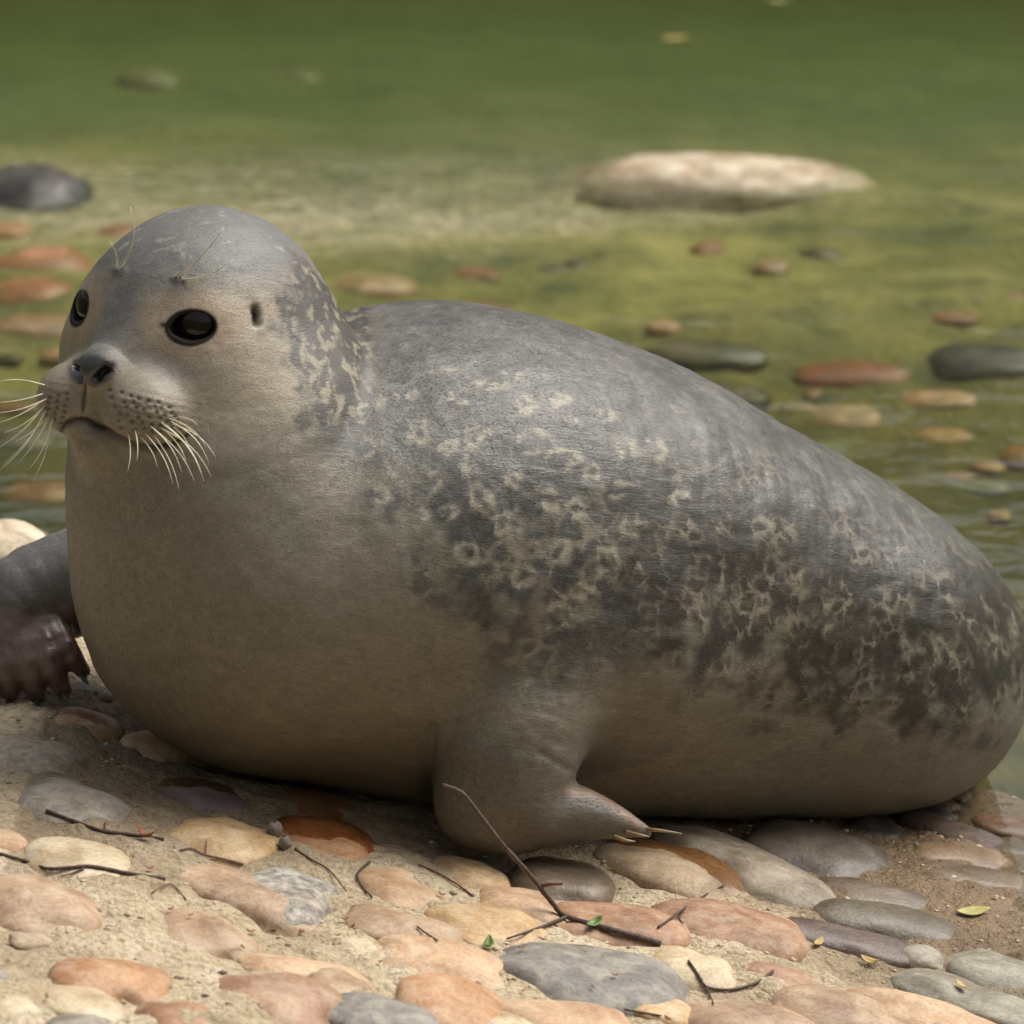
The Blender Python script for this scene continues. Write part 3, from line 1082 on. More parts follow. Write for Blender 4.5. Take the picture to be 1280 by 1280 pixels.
# flesh is never perfectly smooth
disp += (fbm(V / 85.0, 3, 51) - 0.5) * 7 * (1 - sstep(-60, 60, LH[:, 2]) * sstep(700, 560, V_)) + (fbm(V / 30.0, 3, 52) - 0.5) * 1.6
disp += (fbm(np.stack([U_ / 120, V_ / 30, W_ / 60], 1), 3, 53) - 0.5) * 4 * (U_ > 640)
V = V + NORM * disp[:, None]
seal_w = px_world_np(V)
seal = mesh_obj('seal', seal_w, F[:, ::-1].copy() if False else F, None)
print('SEAL', len(V), len(F))
# ---- coat: pigment per vertex, sheen painted in along the back
UPV = np.array((0, -math.cos(PITCH), -math.sin(PITCH)))
upn = NORM @ UPV
Q3 = np.stack([U_, V_, W_], 1)


def L3(c):
    return np.array(c, dtype=np.float64)


def blend(c, m, newc):
    m = np.clip(m, 0, 1)[:, None]
    return c * (1 - m) + (newc if getattr(newc, 'ndim', 1) == 2 else L3(newc)[None]) * m


n_big = fbm(Q3 / 130, 3, 71) - 0.5
n_mid = fbm(Q3 / 42, 4, 72) - 0.5
n_fin = fbm(Q3 / 11, 3, 73) - 0.5
isbody = np.ones(len(V))
colr = np.tile(L3((0.255, 0.228, 0.178)), (len(V), 1))
colr = blend(colr, sstep(-0.15, -0.7, upn) * 0.5, (0.24, 0.195, 0.13))
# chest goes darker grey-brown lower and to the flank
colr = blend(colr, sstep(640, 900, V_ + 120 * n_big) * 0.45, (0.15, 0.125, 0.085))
# saddle mask (spotted area)
n_m2 = fbm(Q3 / 24, 4, 74) - 0.5
line = (U_ - (432 + (V_ - 520) * 0.60)) / 120 + 1.0 * n_mid + 1.5 * n_m2
sad = sstep(-0.45, 0.35, line) * sstep(-0.26, 0.16, upn + 0.35 * n_big + 0.30 * n_mid + 1.0 * n_m2 + 0.14 * sstep(760, 1050, U_)) * (V_ > 300)
sad = sad * (1 - sstep(800, 920, V_ + 120 * n_m2) * sstep(860, 800, U_))
# dark ground colour inside the saddle
front = (0.066, 0.064, 0.059)
rear = (0.034, 0.028, 0.020)
ground_c = L3(front)[None] * (1 - sstep(640, 960, U_))[:, None] + L3(rear)[None] * sstep(640, 960, U_)[:, None]
dors_sheen = sstep(0.40, 0.80, upn + 0.2 * n_mid)
ground_c = blend(ground_c, dors_sheen * 0.7, (0.125, 0.124, 0.118))  # dorsal grey, lightened to paint the sky's sheen on the back
ground_c = ground_c * (1 + 0.7 * n_mid[:, None] + 0.9 * n_fin[:, None] + 0.7 * n_m2[:, None])
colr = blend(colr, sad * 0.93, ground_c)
# pale broken rings and fine reticulation
wq = Q3 + 18 * np.stack([fbm(Q3 / 22, 3, 81) - 0.5, fbm(Q3 / 22, 3, 82) - 0.5, fbm(Q3 / 22, 3, 83) - 0.5], 1)
sel = np.nonzero((sad > 0.02) & (V_ > 300))[0]
net = np.zeros(len(V)); net2 = np.zeros(len(V))
f1, f2 = worley(wq[sel] / 34.0, 5)
wid = 0.10 + 0.7 * np.clip(fbm(Q3[sel] / 22, 3, 86) - 0.38, 0, 1)
net[sel] = 1 - sstep(0.15, 1.0, (f2 - f1 + 0.25 * n_fin[sel]) / wid)
f1, f2 = worley(wq[sel] / 23.0, 15)
wid = 0.12 + 0.8 * np.clip(fbm(Q3[sel] / 15, 3, 87) - 0.40, 0, 1)
net2[sel] = 1 - sstep(0.15, 1.0, (f2 - f1 + 0.3 * n_fin[sel]) / wid)
rid = np.zeros(len(V))
rid[sel] = 1 - sstep(0.02, 0.11, np.abs(fbm(Q3[sel] / 26, 3, 88) - 0.5))
brk = sstep(0.40, 0.62, fbm(Q3 / 44, 3, 91))
brk2 = sstep(0.40, 0.66, fbm(Q3 / 30, 4, 92))
zone_r = sstep(700, 880, U_)
spots = np.maximum(net * brk * (1 - zone_r) * 0.75, net2 * brk2 * zone_r * 0.72)
spots = np.maximum(spots, rid * brk2 * brk * 0.5)
spots = spots * (1 - 0.6 * dors_sheen) * (1 - 0.45 * sstep(0.30, 0.62, upn) * sstep(800, 700, U_))
colr = blend(colr, np.clip(sad * spots * 1.05, 0, 0.9), np.clip(L3((0.315, 0.275, 0.20))[None] * (1 + 0.9 * n_fin[:, None]), 0, 1))
# a few hand placed pale rings on the shoulder
RINGS = [(522, 541, 10, 15), (655, 506, 14, 12), (592, 541, 20, 13), (666, 553, 19, 15), (586, 575, 4, 12), (628, 655, 14, 17),
         (705, 575, 18, 14), (700, 690, 12, 14), (745, 518, 16, 4), (645, 465, 10, 4), (545, 460, 12, 3), (505, 490, 12, 9), (720, 640, 14, 12),
         (790, 660, 16, 10), (600, 620, 12, 14), (690, 625, 12, 12), (560, 640, 10, 10), (700, 770, 18, 16), (500, 585, 10, 10), (540, 600, 12, 12),
         (655, 720, 14, 14), (760, 700, 16, 14), (820, 560, 14, 12), (460, 560, 8, 10), (440, 590, 8, 8), (740, 590, 10, 12),
         (470, 500, 10, 7), (575, 500, 12, 10), (610, 480, 10, 4), (700, 500, 10, 6), (780, 560, 12, 10), (770, 610, 14, 8), (560, 560, 8, 6), (640, 600, 10, 8), (850, 620, 12, 8), (480, 620, 9, 11), (520, 650, 11, 10), (585, 690, 12, 12), (730, 740, 14, 10), (800, 720, 12, 12)]
hand = np.zeros(len(V))
bsel = np.nonzero((facing > 0.05) & (U_ > 410) & (U_ < 880) & (V_ > 430) & (V_ < 800))[0]
wu = wq[bsel, 0] * 1.0 + 9 * n_fin[bsel]
wv_ = wq[bsel, 1] * 1.0 + 9 * (fbm(Q3[bsel] / 11, 3, 77) - 0.5)
for i, (ru, rv, ra, rb) in enumerate(RINGS):
    rr = np.hypot((wu - ru) / ra, (wv_ - rv) / rb)
    band = np.exp(-((rr - 0.85) * min(ra, rb) / 4.2) ** 2)
    gap = sstep(0.36, 0.56, fbm(np.stack([wu / 9, wv_ / 9, np.full(len(wu), i * 3.0)], 1), 2, 95))
    hand[bsel] = np.maximum(hand[bsel], band * gap)
colr = blend(colr, np.clip(hand * 1.1, 0, 0.9), (0.36, 0.325, 0.25))

# ---- head
hm = sstep(620, 560, V_ + 0.25 * (U_ - 100)) * (U_ < 520) * (W_ < 60)
hl, hh, hf2 = LH[:, 0], LH[:, 1], LH[:, 2]
isH = sstep(-125, -70, hh) * sstep(490, 440, U_) * sstep(620, 560, V_) * sstep(60, 0, W_)
tan = L3((0.335, 0.275, 0.20))
# grey cap: crown, bridge of the nose
cap = np.maximum(sstep(68, 118, hh + 26 * n_mid), np.exp(-(hl / (34 + 18 * n_mid)) ** 2) * sstep(-20, 20, hh))
cap = np.maximum(cap, 0.8 * sstep(120, 60, hf2) * sstep(0, 70, hh) * sstep(40, 90, np.abs(hl)) * 0)
colr = blend(colr, isH * sstep(-80, -20, hh) * 0.6, tan)
colr = blend(colr, isH * cap * 0.92, (0.122, 0.123, 0.120))
# grey smudge under the eyes across the cheek to the pad
chk = np.exp(-(((U_ - 205) / 45) ** 2 + ((V_ - 455) / 34) ** 2))
colr = blend(colr, isH * chk * 0.65, (0.20, 0.195, 0.18))
# dark back of the head with pale flecks
bk = sstep(0.5, 1.0, ((U_ - (322 + 0.16 * (V_ - 400))) / 75) + 0.15 + 0.9 * n_mid + 1.3 * n_m2) * sstep(490, 450, U_) * sstep(60, 0, W_) * sstep(610, 510, V_ + 60 * n_mid + 90 * n_m2) * sstep(295, 360, V_ + 60 * n_mid + 60 * n_m2)
bk = bk * sstep(492, 452, U_ + 30 * n_mid)
colr = blend(colr, np.clip(bk * 1.2, 0, 0.95), L3((0.055, 0.052, 0.045))[None] * (1 + 0.8 * n_mid[:, None]))
flq = np.stack([U_ / 9 + V_ / 60, V_ / 20, W_ / 13], 1) + 1.2 * n_mid[:, None]
flq += 0.9 * np.stack([fbm(Q3 / 9, 2, 105), fbm(Q3 / 9, 2, 106), fbm(Q3 / 9, 2, 107)], 1)
flk = sstep(0.50, 0.68, fbm(flq, 3, 101))
colr = blend(colr, bk * flk * 0.7, (0.33, 0.29, 0.205))
flk2 = sstep(0.66, 0.76, fbm(np.stack([U_ / 14 + V_ / 22, V_ / 8, W_ / 12], 1), 3, 103))
colr = blend(colr, isH * sstep(60, 110, hh) * flk2 * 0.5, (0.30, 0.285, 0.25))
# eye surrounds: pale ring then dark rim
em = (np.stack([np.abs(hl), hh, hf2], 1) - EYE) @ EYB.astype(np.float64)
er = np.hypot(em[:, 0] / 29, em[:, 1] / 20.8)
eyes_zone = (np.abs(em[:, 2]) < 60) & (hf2 > 40)
colr = blend(colr, eyes_zone * sstep(2.5, 1.5, er + 0.5 * n_mid) * 0.75, (0.385, 0.30, 0.22))
colr = blend(colr, eyes_zone * sstep(1.17, 1.03, er) * 0.97, (0.012, 0.011, 0.010))
tear = poly_d2(U_, V_, [(213, 408), (203, 406)])[0]
colr = blend(colr, hf_ * np.exp(-(tear / 4) ** 2), (0.02, 0.018, 0.016))
# nose leather, nostrils, mouth
nz = np.hypot((U_ - 114) / 29, (V_ - 463) / 20)
colr = blend(colr, hf_ * sstep(1.15, 0.8, nz) * 0.95, (0.030, 0.030, 0.032))
for pts, w_ in ((NOS_N, 6.0), (NOS_F, 3.8)):
    colr = blend(colr, hf_ * np.exp(-(poly_d2(U_, V_, pts)[0] / w_) ** 4), (0.008, 0.007, 0.007))
colr = blend(colr, hf_ * np.exp(-(poly_d2(U_, V_, PHIL)[0] / 2.2) ** 2) * 0.8, (0.05, 0.045, 0.04))
colr = blend(colr, hf_ * padm * 0.55, (0.20, 0.165, 0.13))
colr = blend(colr, hf_ * pitm * 0.75, (0.03, 0.025, 0.02))
md, mt = poly_d2(U_, V_, MOUTH)
colr = blend(colr, hf_ * np.exp(-(md / 3.2) ** 2) * 0.9, (0.02, 0.015, 0.012))
colr = blend(colr, hf_ * np.exp(-(((U_ - 112) / 34) ** 2 + ((V_ - 552) / 15) ** 2)) * 0.5, (0.20, 0.14, 0.10))
ed = poly_d2(U_, V_, EAR)[0]
colr = blend(colr, (facing > 0.05) * (W_ < 0) * np.exp(-(np.hypot((U_ - 319.5) / 4.2, (V_ - 395) / 11.5)) ** 3), (0.006, 0.005, 0.005))
colr = blend(colr, (facing > 0.05) * (W_ < 0) * np.exp(-(((U_ - 318) / 16) ** 2 + ((V_ - 418) / 9) ** 2)) * 0.5, (0.42, 0.36, 0.27))
for (bu, bv) in ((216, 350), (143, 339)):
    colr = blend(colr, hf_ * np.exp(-(((U_ - bu) / 5) ** 2 + ((V_ - bv) / 3) ** 2)) * 0.7, (0.05, 0.04, 0.035))
# flippers
ffm = sstep(118, 96, U_) * sstep(640, 670, V_) * (W_ > -80) * (U_ < 130)
colr = blend(colr, ffm * 0.85, (0.13, 0.13, 0.128))
hnd = ffm * sstep(735, 790, V_ + 30 * n_mid)
colr = blend(colr, hnd * 0.95, L3((0.15, 0.092, 0.075))[None] * (1 + 1.4 * n_mid[:, None] + 0.8 * n_fin[:, None]))
nf = (facing > -0.2) * (W_ < -150) * sstep(880, 960, V_) * (U_ > 520) * (U_ < 840)
colr = blend(colr, nf * 0.65, (0.125, 0.112, 0.09))
colr = blend(colr, (W_ < -100) * np.exp(-(poly_d2(U_, V_, [(712, 990), (740, 992), (770, 1006), (800, 1033)])[0] / 6) ** 2) * 0.6, (0.36, 0.22, 0.15))
colr = colr * (1 + 0.20 * n_fin[:, None] + 0.16 * n_mid[:, None])
colr = np.clip(colr * (0.80 + 0.16 * isH[:, None]), 0.004, 0.9)

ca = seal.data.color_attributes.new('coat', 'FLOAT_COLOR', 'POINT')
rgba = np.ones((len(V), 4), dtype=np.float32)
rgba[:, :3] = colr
ca.data.foreach_set('color', rgba.ravel())


def fattr(o, name, val):
    a_ = o.data.attributes.new(name, 'FLOAT', 'POINT')
    a_.data.foreach_set('value', np.ascontiguousarray(val, dtype=np.float32))


wetv = np.exp(-(poly_d2(U_, V_, [(860, 560), (1000, 620), (1100, 680), (1165, 745)])[0] / 75) ** 2) * sstep(800, 1050, U_) + 0.55 * hnd + 0.8 * hf_ * sstep(1.15, 0.8, nz) + 0.6 * sstep(960, 1020, V_) * (U_ > 900)
fattr(seal, 'wet', np.clip(wetv, 0, 1))
fattr(seal, 'headness', isH * 1.0)
fattr(seal, 'rim', np.clip(eyes_zone * sstep(1.2, 1.04, er) + (np.hypot((U_ - 319.5) / 5, (V_ - 395) / 12) < 1.1) * (W_ < 0), 0, 1))


def mat_seal():
    b = NT('seal_fur')
    c = b.coord()
    coat = b.attr('coat').outputs['Color']
    wet = b.attr('wet').outputs['Fac']
    hd = b.attr('headness').outputs['Fac']
    # body hair lies along the trunk, head hair sweeps back from the nose
    mb_ = b.mapping(c, (1, 1, 1), rot=(0, R(-14), R(-27)))
    ms = b.mapping(mb_, (95, 640, 640))
    hb = b.noise(ms, 1.0, 3, 0.6, 0.5)
    mh_ = b.mapping(c, (1, 1, 1), rot=(0, 0, R(-50)))
    hh_ = b.noise(b.mapping(mh_, (150, 700, 700)), 1.0, 3, 0.6, 0.5)
    hair = b.n('ShaderNodeMix', data_type='FLOAT', ins={0: hd, 2: hb, 3: hh_}).outputs[0]
    clump = b.noise(b.mapping(mb_, (26, 120, 120)), 1.0, 3, 0.6, 0.6)
    tone = b.ramp(hair, [(0.28, (0.72, 0.70, 0.68)), (0.5, (1, 1, 1)), (0.72, (1.26, 1.25, 1.22))])
    colr = b.mix(0.8, coat, tone, 'MULTIPLY')
    tone2 = b.ramp(clump, [(0.3, (0.82, 0.81, 0.80)), (0.7, (1.15, 1.15, 1.14))])
    colr = b.mix(0.8, colr, tone2, 'MULTIPLY')
    h = b.math('ADD', hair, b.math('MULTIPLY', clump, 1.2))
    rough = b.math('SUBTRACT', b.math('ADD', 0.44, b.math('MULTIPLY', hd, 0.06)), b.math('MULTIPLY', wet, 0.25))
    rim = b.attr('rim').outputs['Fac']
    spec = b.math('SUBTRACT', b.math('ADD', 0.45, b.math('MULTIPLY', wet, 0.55)), b.math('MULTIPLY', rim, 0.36))
    b.principled(Base_Color=colr, Roughness=rough, Normal=b.bump(h, 0.22, 0.003), **{'Specular_IOR_Level': spec})
    return b.m


seal.data.materials.append(mat_seal())

# ---- short lying hair: real little blades over the coat, too many to count
def make_fur(n_h=200000):
    fr = np.random.default_rng(3)
    fa = np.linalg.norm(np.cross(V[F[:, 2]] - V[F[:, 0]], V[F[:, 3]] - V[F[:, 1]]), axis=1) * 0.5
    fc = V[F[:, 0]]
    fw = np.linalg.norm(fc - np.array((0, 0, -6400.0)), axis=1)
    bald = np.clip(hf_ * (padm * 1.5 + sstep(1.5, 1.0, nz)) + eyes_zone * sstep(1.6, 1.2, er) + hnd + (V_ > 1075) + 0.9 * np.clip(wetv, 0, 1), 0, 1)
    w_ = fa * (facing[F[:, 0]] > 0.0) * (1 - bald[F[:, 0]]) * (1 + 0.6 * isH[F[:, 0]])
    w_ = np.where(NORM[F[:, 0], 2] < 0.35, w_ + 0.6 * fa * (np.abs(NORM[F[:, 0], 2]) < 0.35) * (1 - bald[F[:, 0]]), 0)
    cum = np.cumsum(w_)
    pick = np.searchsorted(cum, fr.random(n_h) * cum[-1])
    a_, b_ = fr.random((n_h, 1)), fr.random((n_h, 1))
    f_ = F[pick]
    P = (V[f_[:, 0]] * (1 - a_) + V[f_[:, 1]] * a_) * (1 - b_) + (V[f_[:, 3]] * (1 - a_) + V[f_[:, 2]] * a_) * b_
    vi = f_[:, 0]
    N_ = NORM[vi]
    body = np.array((0.86, 0.30, 0.42))
    headd = -HF + np.array((0.0, 0.35, 0.0))
    chest = np.array((0.35, 0.9, 0.25))
    wh = isH[vi][:, None]
    wc = (sstep(560, 420, P[:, 0]) * (1 - isH[vi]))[:, None]
    flow = body * (1 - wh) * (1 - wc) + headd * wh + chest * wc
    flow = flow + 0.28 * (np.stack([fbm(P / 40, 2, 201), fbm(P / 40, 2, 202), fbm(P / 40, 2, 203)], 1) - 0.5) + 0.10 * fr.normal(size=P.shape)
    flow = flow - N_ * (flow * N_).sum(1)[:, None]
    flow /= np.linalg.norm(flow, axis=1)[:, None] + 1e-9
    side = np.cross(N_, flow)
    ln = (4.2 + 2.6 * fr.random(n_h)) * (1 - 0.5 * isH[vi])
    wd = 0.36 + 0.14 * fr.random(n_h)
    lift = 0.10 + 0.10 * fr.random(n_h)
    tip = P + flow * ln[:, None] + N_ * (ln * lift)[:, None]
    base = P - N_ * 0.4
    vv = np.stack([base - side * wd[:, None], base + side * wd[:, None], tip], 1).reshape(-1, 3)
    o = mesh_obj('fur', px_world_np(vv), np.arange(n_h * 3).reshape(-1, 3), None, seal)
    cc = colr[vi] * (0.78 + 0.55 * fr.random((n_h, 1)))
    rg = np.ones((n_h * 3, 4), dtype=np.float32)
    rg[:, :3] = np.repeat(np.clip(cc, 0, 1), 3, axis=0)
    a2 = o.data.color_attributes.new('coat', 'FLOAT_COLOR', 'POINT')
    a2.data.foreach_set('color', rg.ravel())
    b = NT('seal_hair')
    b.principled(Base_Color=b.attr('coat').outputs['Color'], Roughness=0.5, Specular_IOR_Level=0.3)
    o.data.materials.append(b.m)
    tag(o, None, None, None, 'stuff')


make_fur()
tag(seal, 'plump spotted grey seal with dark eyes lying on the cobbled bank', 'seal')
# ------------------------------------------------------------------ parts of the seal
bpy.context.view_layer.update()


def seal_hit(u, v):
    ok, loc, n_, i_ = seal.ray_cast(CAM, px_dir(u, v))
    return (loc, n_) if ok else (None, None)


def mat_simple(name, color, rough=0.5, spec=0.5, noise_scale=60, var=0.25):
    b = NT(name)
    n = b.noise(b.coord(), noise_scale, 4, 0.6)
    c1 = tuple(x * (1 - var) for x in color)
    c2 = tuple(min(1, x * (1 + var)) for x in color)
    b.principled(Base_Color=b.ramp(n, [(0.3, c1), (0.7, c2)]), Roughness=rough, Specular_IOR_Level=spec, Normal=b.bump(n, 0.2, 0.002))
    return b.m


m_eye = NT('wet_dark_eye')
m_eye.principled(Base_Color=(0.010, 0.007, 0.005, 1), Roughness=0.05, Specular_IOR_Level=0.38)
for s in (1, -1):
    cpos = EYE - EYN * 7.5
    cpos = np.array([cpos[0] * s, cpos[1], cpos[2]])
    q = head_px(cpos)
    wpos = px_world(*q)
    o = mesh_obj('eye', ICO_V * (33 * S), ICO_F, m_eye.m, seal)
    o.location = wpos


def tube(name, pts, r0, r1, mat, parent=None, sides=6, knots=None):
    """tapered tube through world points"""
    P = [Vector(p) for p in pts]
    verts, faces = [], []
    n = len(P)
    for i, p in enumerate(P):
        t = (P[min(i + 1, n - 1)] - P[max(i - 1, 0)]).normalized()
        a_ = t.orthogonal().normalized() if i == 0 else (a_ - t * a_.dot(t)).normalized()
        b2 = t.cross(a_)
        r = r0 + (r1 - r0) * i / (n - 1)
        if knots:
            r *= knots[i % len(knots)]
        for k in range(sides):
            an = 2 * math.pi * k / sides
            verts.append(p + a_ * (math.cos(an) * r) + b2 * (math.sin(an) * r))
    for i in range(n - 1):
        for k in range(sides):
            k2 = (k + 1) % sides
            faces.append((i * sides + k, i * sides + k2, (i + 1) * sides + k2, (i + 1) * sides + k))
    faces.append(tuple(reversed(range(sides))))
    faces.append(tuple(range((n - 1) * sides, n * sides)))
    return mesh_obj(name, verts, faces, mat, parent)


m_wh = mat_simple('whisker_hair', (0.72, 0.66, 0.50), 0.35)
WH = [  # root px, end px, how far the tip stands off the surface towards the camera (px), bend
    ((175, 545), (196, 585), 30, 4), ((186, 531), (225, 592), 42, 8), ((192, 536), (241, 603), 46, 8), ((200, 527), (250, 595), 46, 9),
    ((206, 530), (252, 603), 40, 10), ((212, 526), (259, 582), 40, 10), ((216, 533), (236, 566), 30, 5), ((222, 522), (246, 532), 26, 4), ((168, 535), (170, 576), 30, 3),
    ((205, 537), (232, 580), 38, 5), ((220, 528), (242, 545), 26, 4),
    ((57, 482), (-2, 478), 10, -5), ((55, 492), (-4, 502), 14, 3), ((57, 505), (-6, 560), 16, 6), ((59, 512), (2, 580), 14, 6),
    ((63, 517), (22, 578), 14, 4), ((67, 520), (32, 588), 12, 7), ((56, 508), (4, 540), 14, 5), ((55, 500), (-5, 528), 14, 4), ((61, 520), (16, 552), 12, 4),
    ((180, 540), (214, 606), 44, 7), ((198, 534), (262, 600), 44, 12), ((214, 530), (268, 575), 40, 10), ((190, 541), (222, 612), 40, 6), ((160, 540), (158, 590), 34, 4), ((208, 522), (256, 560), 36, 8),
    ((60, 498), (-10, 515), 16, 5), ((64, 522), (40, 600), 14, 6), ((58, 510), (-8, 590), 18, 9),
    ((151, 337), (159, 258), 30, -12), ((146, 338), (137, 303), 24, -4), ((223, 348), (279, 283), 36, -4), ((225, 350), (290, 322), 30, -8), ((219, 347), (238, 320), 24, -3),
]
for (ru, rv), (eu, ev), off, bend in WH:
    hit, nn = seal_hit(ru, rv)
    if hit is None:
        continue
    w0 = (hit - CAM).dot(VIEW) / S - DIST / S
    pts = []
    dx, dy = eu - ru, ev - rv
    ln = math.hypot(dx, dy)
    for i in range(9):
        t = i / 8
        bu = bend * math.sin(math.pi * t * 0.9)
        uu = ru + dx * t + dy / ln * bu
        vv = rv + dy * t - dx / ln * bu
        pts.append(px_world(uu, vv, w0 + 3 - (off + 3) * math.sin(t * 1.5)))
    tube('whisker', pts, 0.0011 if rv < 400 else 0.00082, 0.0003 if rv < 400 else 0.0002, m_wh, seal, 5)

# claws
m_cl = mat_simple('horn_claw', (0.27, 0.19, 0.11), 0.4)
m_cd = mat_simple('dark_claw', (0.05, 0.04, 0.035), 0.3)
for (a0, a1, a2, w0, w1) in (((798, 1036), (824, 1038), (852, 1042), -240, -256), ((782, 1040), (800, 1044), (812, 1046), -256, -262), ((768, 1046), (784, 1051), (794, 1052), -262, -268)):
    tube('claw', [px_world(*a0, w0), px_world(*a1, (w0 + w1) / 2), px_world(*a2, w1)], 0.0026, 0.0006, m_cl, seal, 8)
for (x0, x1, y1, w1, r0) in FAR_DIG:
    tube('claw', [px_world(x1, y1 + 2, w1 - 6), px_world(x1 + 2, y1 + 12, w1 - 16), px_world(x1 + 6, y1 + 17, w1 - 28)], 0.0042, 0.0009, m_cd, seal, 8)

# ------------------------------------------------------------------ DEBRIS: twigs, leaves, grit
bpy.context.view_layer.update()
dg = bpy.context.evaluated_depsgraph_get()


def hit_px(u, v, lift=0.0):
    """first solid surface under a pixel (water is looked through)"""
    o_ = CAM.copy()
    d_ = px_dir(u, v)
    for _ in range(4):
        ok, loc, n_, i_, ob, _m = scene.ray_cast(dg, o_, d_)
        if not ok:
            return px_ground(u, v), Vector((0, 0, 1))
        if ob.name.startswith('water'):
            o_ = loc + d_ * 1e-4
            continue
        return loc + n_ * lift, n_
    return px_ground(u, v), Vector((0, 0, 1))


m_tw = mat_simple('dark_bark', (0.075, 0.048, 0.036), 0.7, 0.4, 300, 0.5)
m_tr = mat_simple('reddish_bark', (0.16, 0.075, 0.05), 0.65, 0.4, 300, 0.4)
m_grey = mat_simple('grey_husk', (0.20, 0.17, 0.14), 0.7, 0.4, 300, 0.4)


def resample(pts, n):
    P = catmull([tuple(p) for p in pts], n) if len(pts) > 2 else np.array([np.array(pts[0]) * (1 - t) + np.array(pts[1]) * t for t in np.linspace(0, 1, n + 1)])
    return P


def twig(label, pts, r0, r1, mat=None, branches=(), lift=0.0018):
    r0, r1 = r0 * 0.75, r1 * 0.75
    W0 = [hit_px(u, v, lift)[0] for (u, v) in pts]
    o = tube('twig', [Vector(p) for p in resample(W0, 5)], r0, r1, mat or m_tw, None, 7, [1.0, 1.12, 0.94, 1.05, 0.9, 1.2])
    for bp, br in branches:
        Wb = [hit_px(u, v, lift)[0] for (u, v) in bp]
        tube('side_shoot', [Vector(p) for p in resample(Wb, 4)], br, br * 0.5, mat or m_tw, o, 6)
    tag(o, label, 'twig', 'fallen twigs on the bank')
    return o


# the long twig standing up in front of the flipper, its foot on the stones
foot, _n = hit_px(705, 1148, 0.002)
wf0 = (foot - CAM).dot(VIEW) / S - DIST / S
up_pts = [px_world(u, v, wf0 + dw) for (u, v, dw) in ((553, 981, -60), (577, 991, -58), (600, 1019, -50), (626, 1053, -40), (662, 1093, -24), (690, 1128, -8))]
low = [hit_px(u, v, 0.003)[0] for (u, v) in ((705, 1148), (757, 1163), (790, 1171), (824, 1181))]
o = tube('twig', [Vector(p) for p in resample(up_pts + low, 5)], 0.0018, 0.0028, m_tw, None, 8, [1.0, 1.1, 0.95, 1.06, 0.92, 1.22])
tag(o, 'long bent twig leaning up in front of the near flipper of the seal', 'twig', 'fallen twigs on the bank')
tube('side_shoot', [Vector(p) for p in resample([hit_px(u, v, 0.003)[0] for (u, v) in ((705, 1149), (680, 1160), (655, 1169), (632, 1176))], 4)], 0.0018, 0.0009, m_tw, o, 6)
tube('side_shoot', [px_world(676, 1108, wf0 - 16), px_world(688, 1105, wf0 - 22), px_world(703, 1104, wf0 - 26)], 0.0016, 0.0022, m_tr, o, 6)

twig('thin dark twig across the cream and pinkish cobbles', [(0, 1069), (30, 1078), (59, 1087), (88, 1086), (115, 1085), (160, 1094), (206, 1101)], 0.0020, 0.0024, None, [([(105, 1087), (90, 1093), (76, 1097)], 0.0011)])
twig('dark straight twig lying below the smooth grey cobble', [(58, 1015), (92, 1028), (125, 1040), (160, 1045), (204, 1051)], 0.0026, 0.0022, None, [([(131, 1041), (130, 1030)], 0.001)])
twig('small twig with a bud below the pale cobble with a hole', [(224, 1065), (238, 1063), (256, 1071), (280, 1075), (303, 1081)], 0.0012, 0.0016, m_tr, [([(257, 1070), (258, 1052)], 0.0007)])
twig('thin reddish stem trailing from the grey husks', [(368, 1062), (388, 1076), (411, 1090), (432, 1116)], 0.0015, 0.0009, m_tr)
twig('short reddish twig between the peach cobbles', [(523, 1083), (540, 1090), (557, 1099), (575, 1110), (590, 1121)], 0.0015, 0.0011, m_tr)
twig('crooked dark twig beside the round peach cobble', [(462, 1079), (452, 1088), (446, 1096), (454, 1110), (464, 1123)], 0.0016, 0.0012)
twig('forked twig on the rusty brown cobble', [(822, 1161), (838, 1150), (856, 1137), (880, 1120), (905, 1107)], 0.0017, 0.0010, None, [([(851, 1141), (848, 1150), (853, 1156)], 0.0011)])
twig('dark branching twig on the large blue grey slab', [(860, 1203), (872, 1220), (882, 1234), (905, 1238), (924, 1237), (946, 1230), (966, 1216)], 0.0016, 0.0020, None, [([(882, 1235), (888, 1247), (892, 1257)], 0.0013), ([(878, 1226), (868, 1222)], 0.0009)])
twig('twig end at the edge of the peach cobble by the blue grey slab', [(779, 1262), (800, 1266), (826, 1271)], 0.0014, 0.0012)
twig('short straight dark twig on the grey pink cobble', [(521, 1160), (534, 1170), (547, 1178)], 0.0012, 0.0010)
twig('thin stem below the speckled grey cobble', [(190, 1118), (212, 1107), (232, 1126)], 0.0010, 0.0008, m_tr)
t0 = hit_px(68, 660, 0.0)[0]
wt = (t0 - CAM).dot(VIEW) / S - DIST / S
o = tube('twig', [Vector(p) for p in resample([px_world(u, v, wt) for (u, v) in ((37, 641), (44, 645), (55, 644), (61, 650), (67, 664))], 4)], 0.0012, 0.0018, m_grey, None, 6)
tag(o, 'little crooked twig sticking up behind the far flipper of the seal', 'twig', 'fallen twigs on the bank')


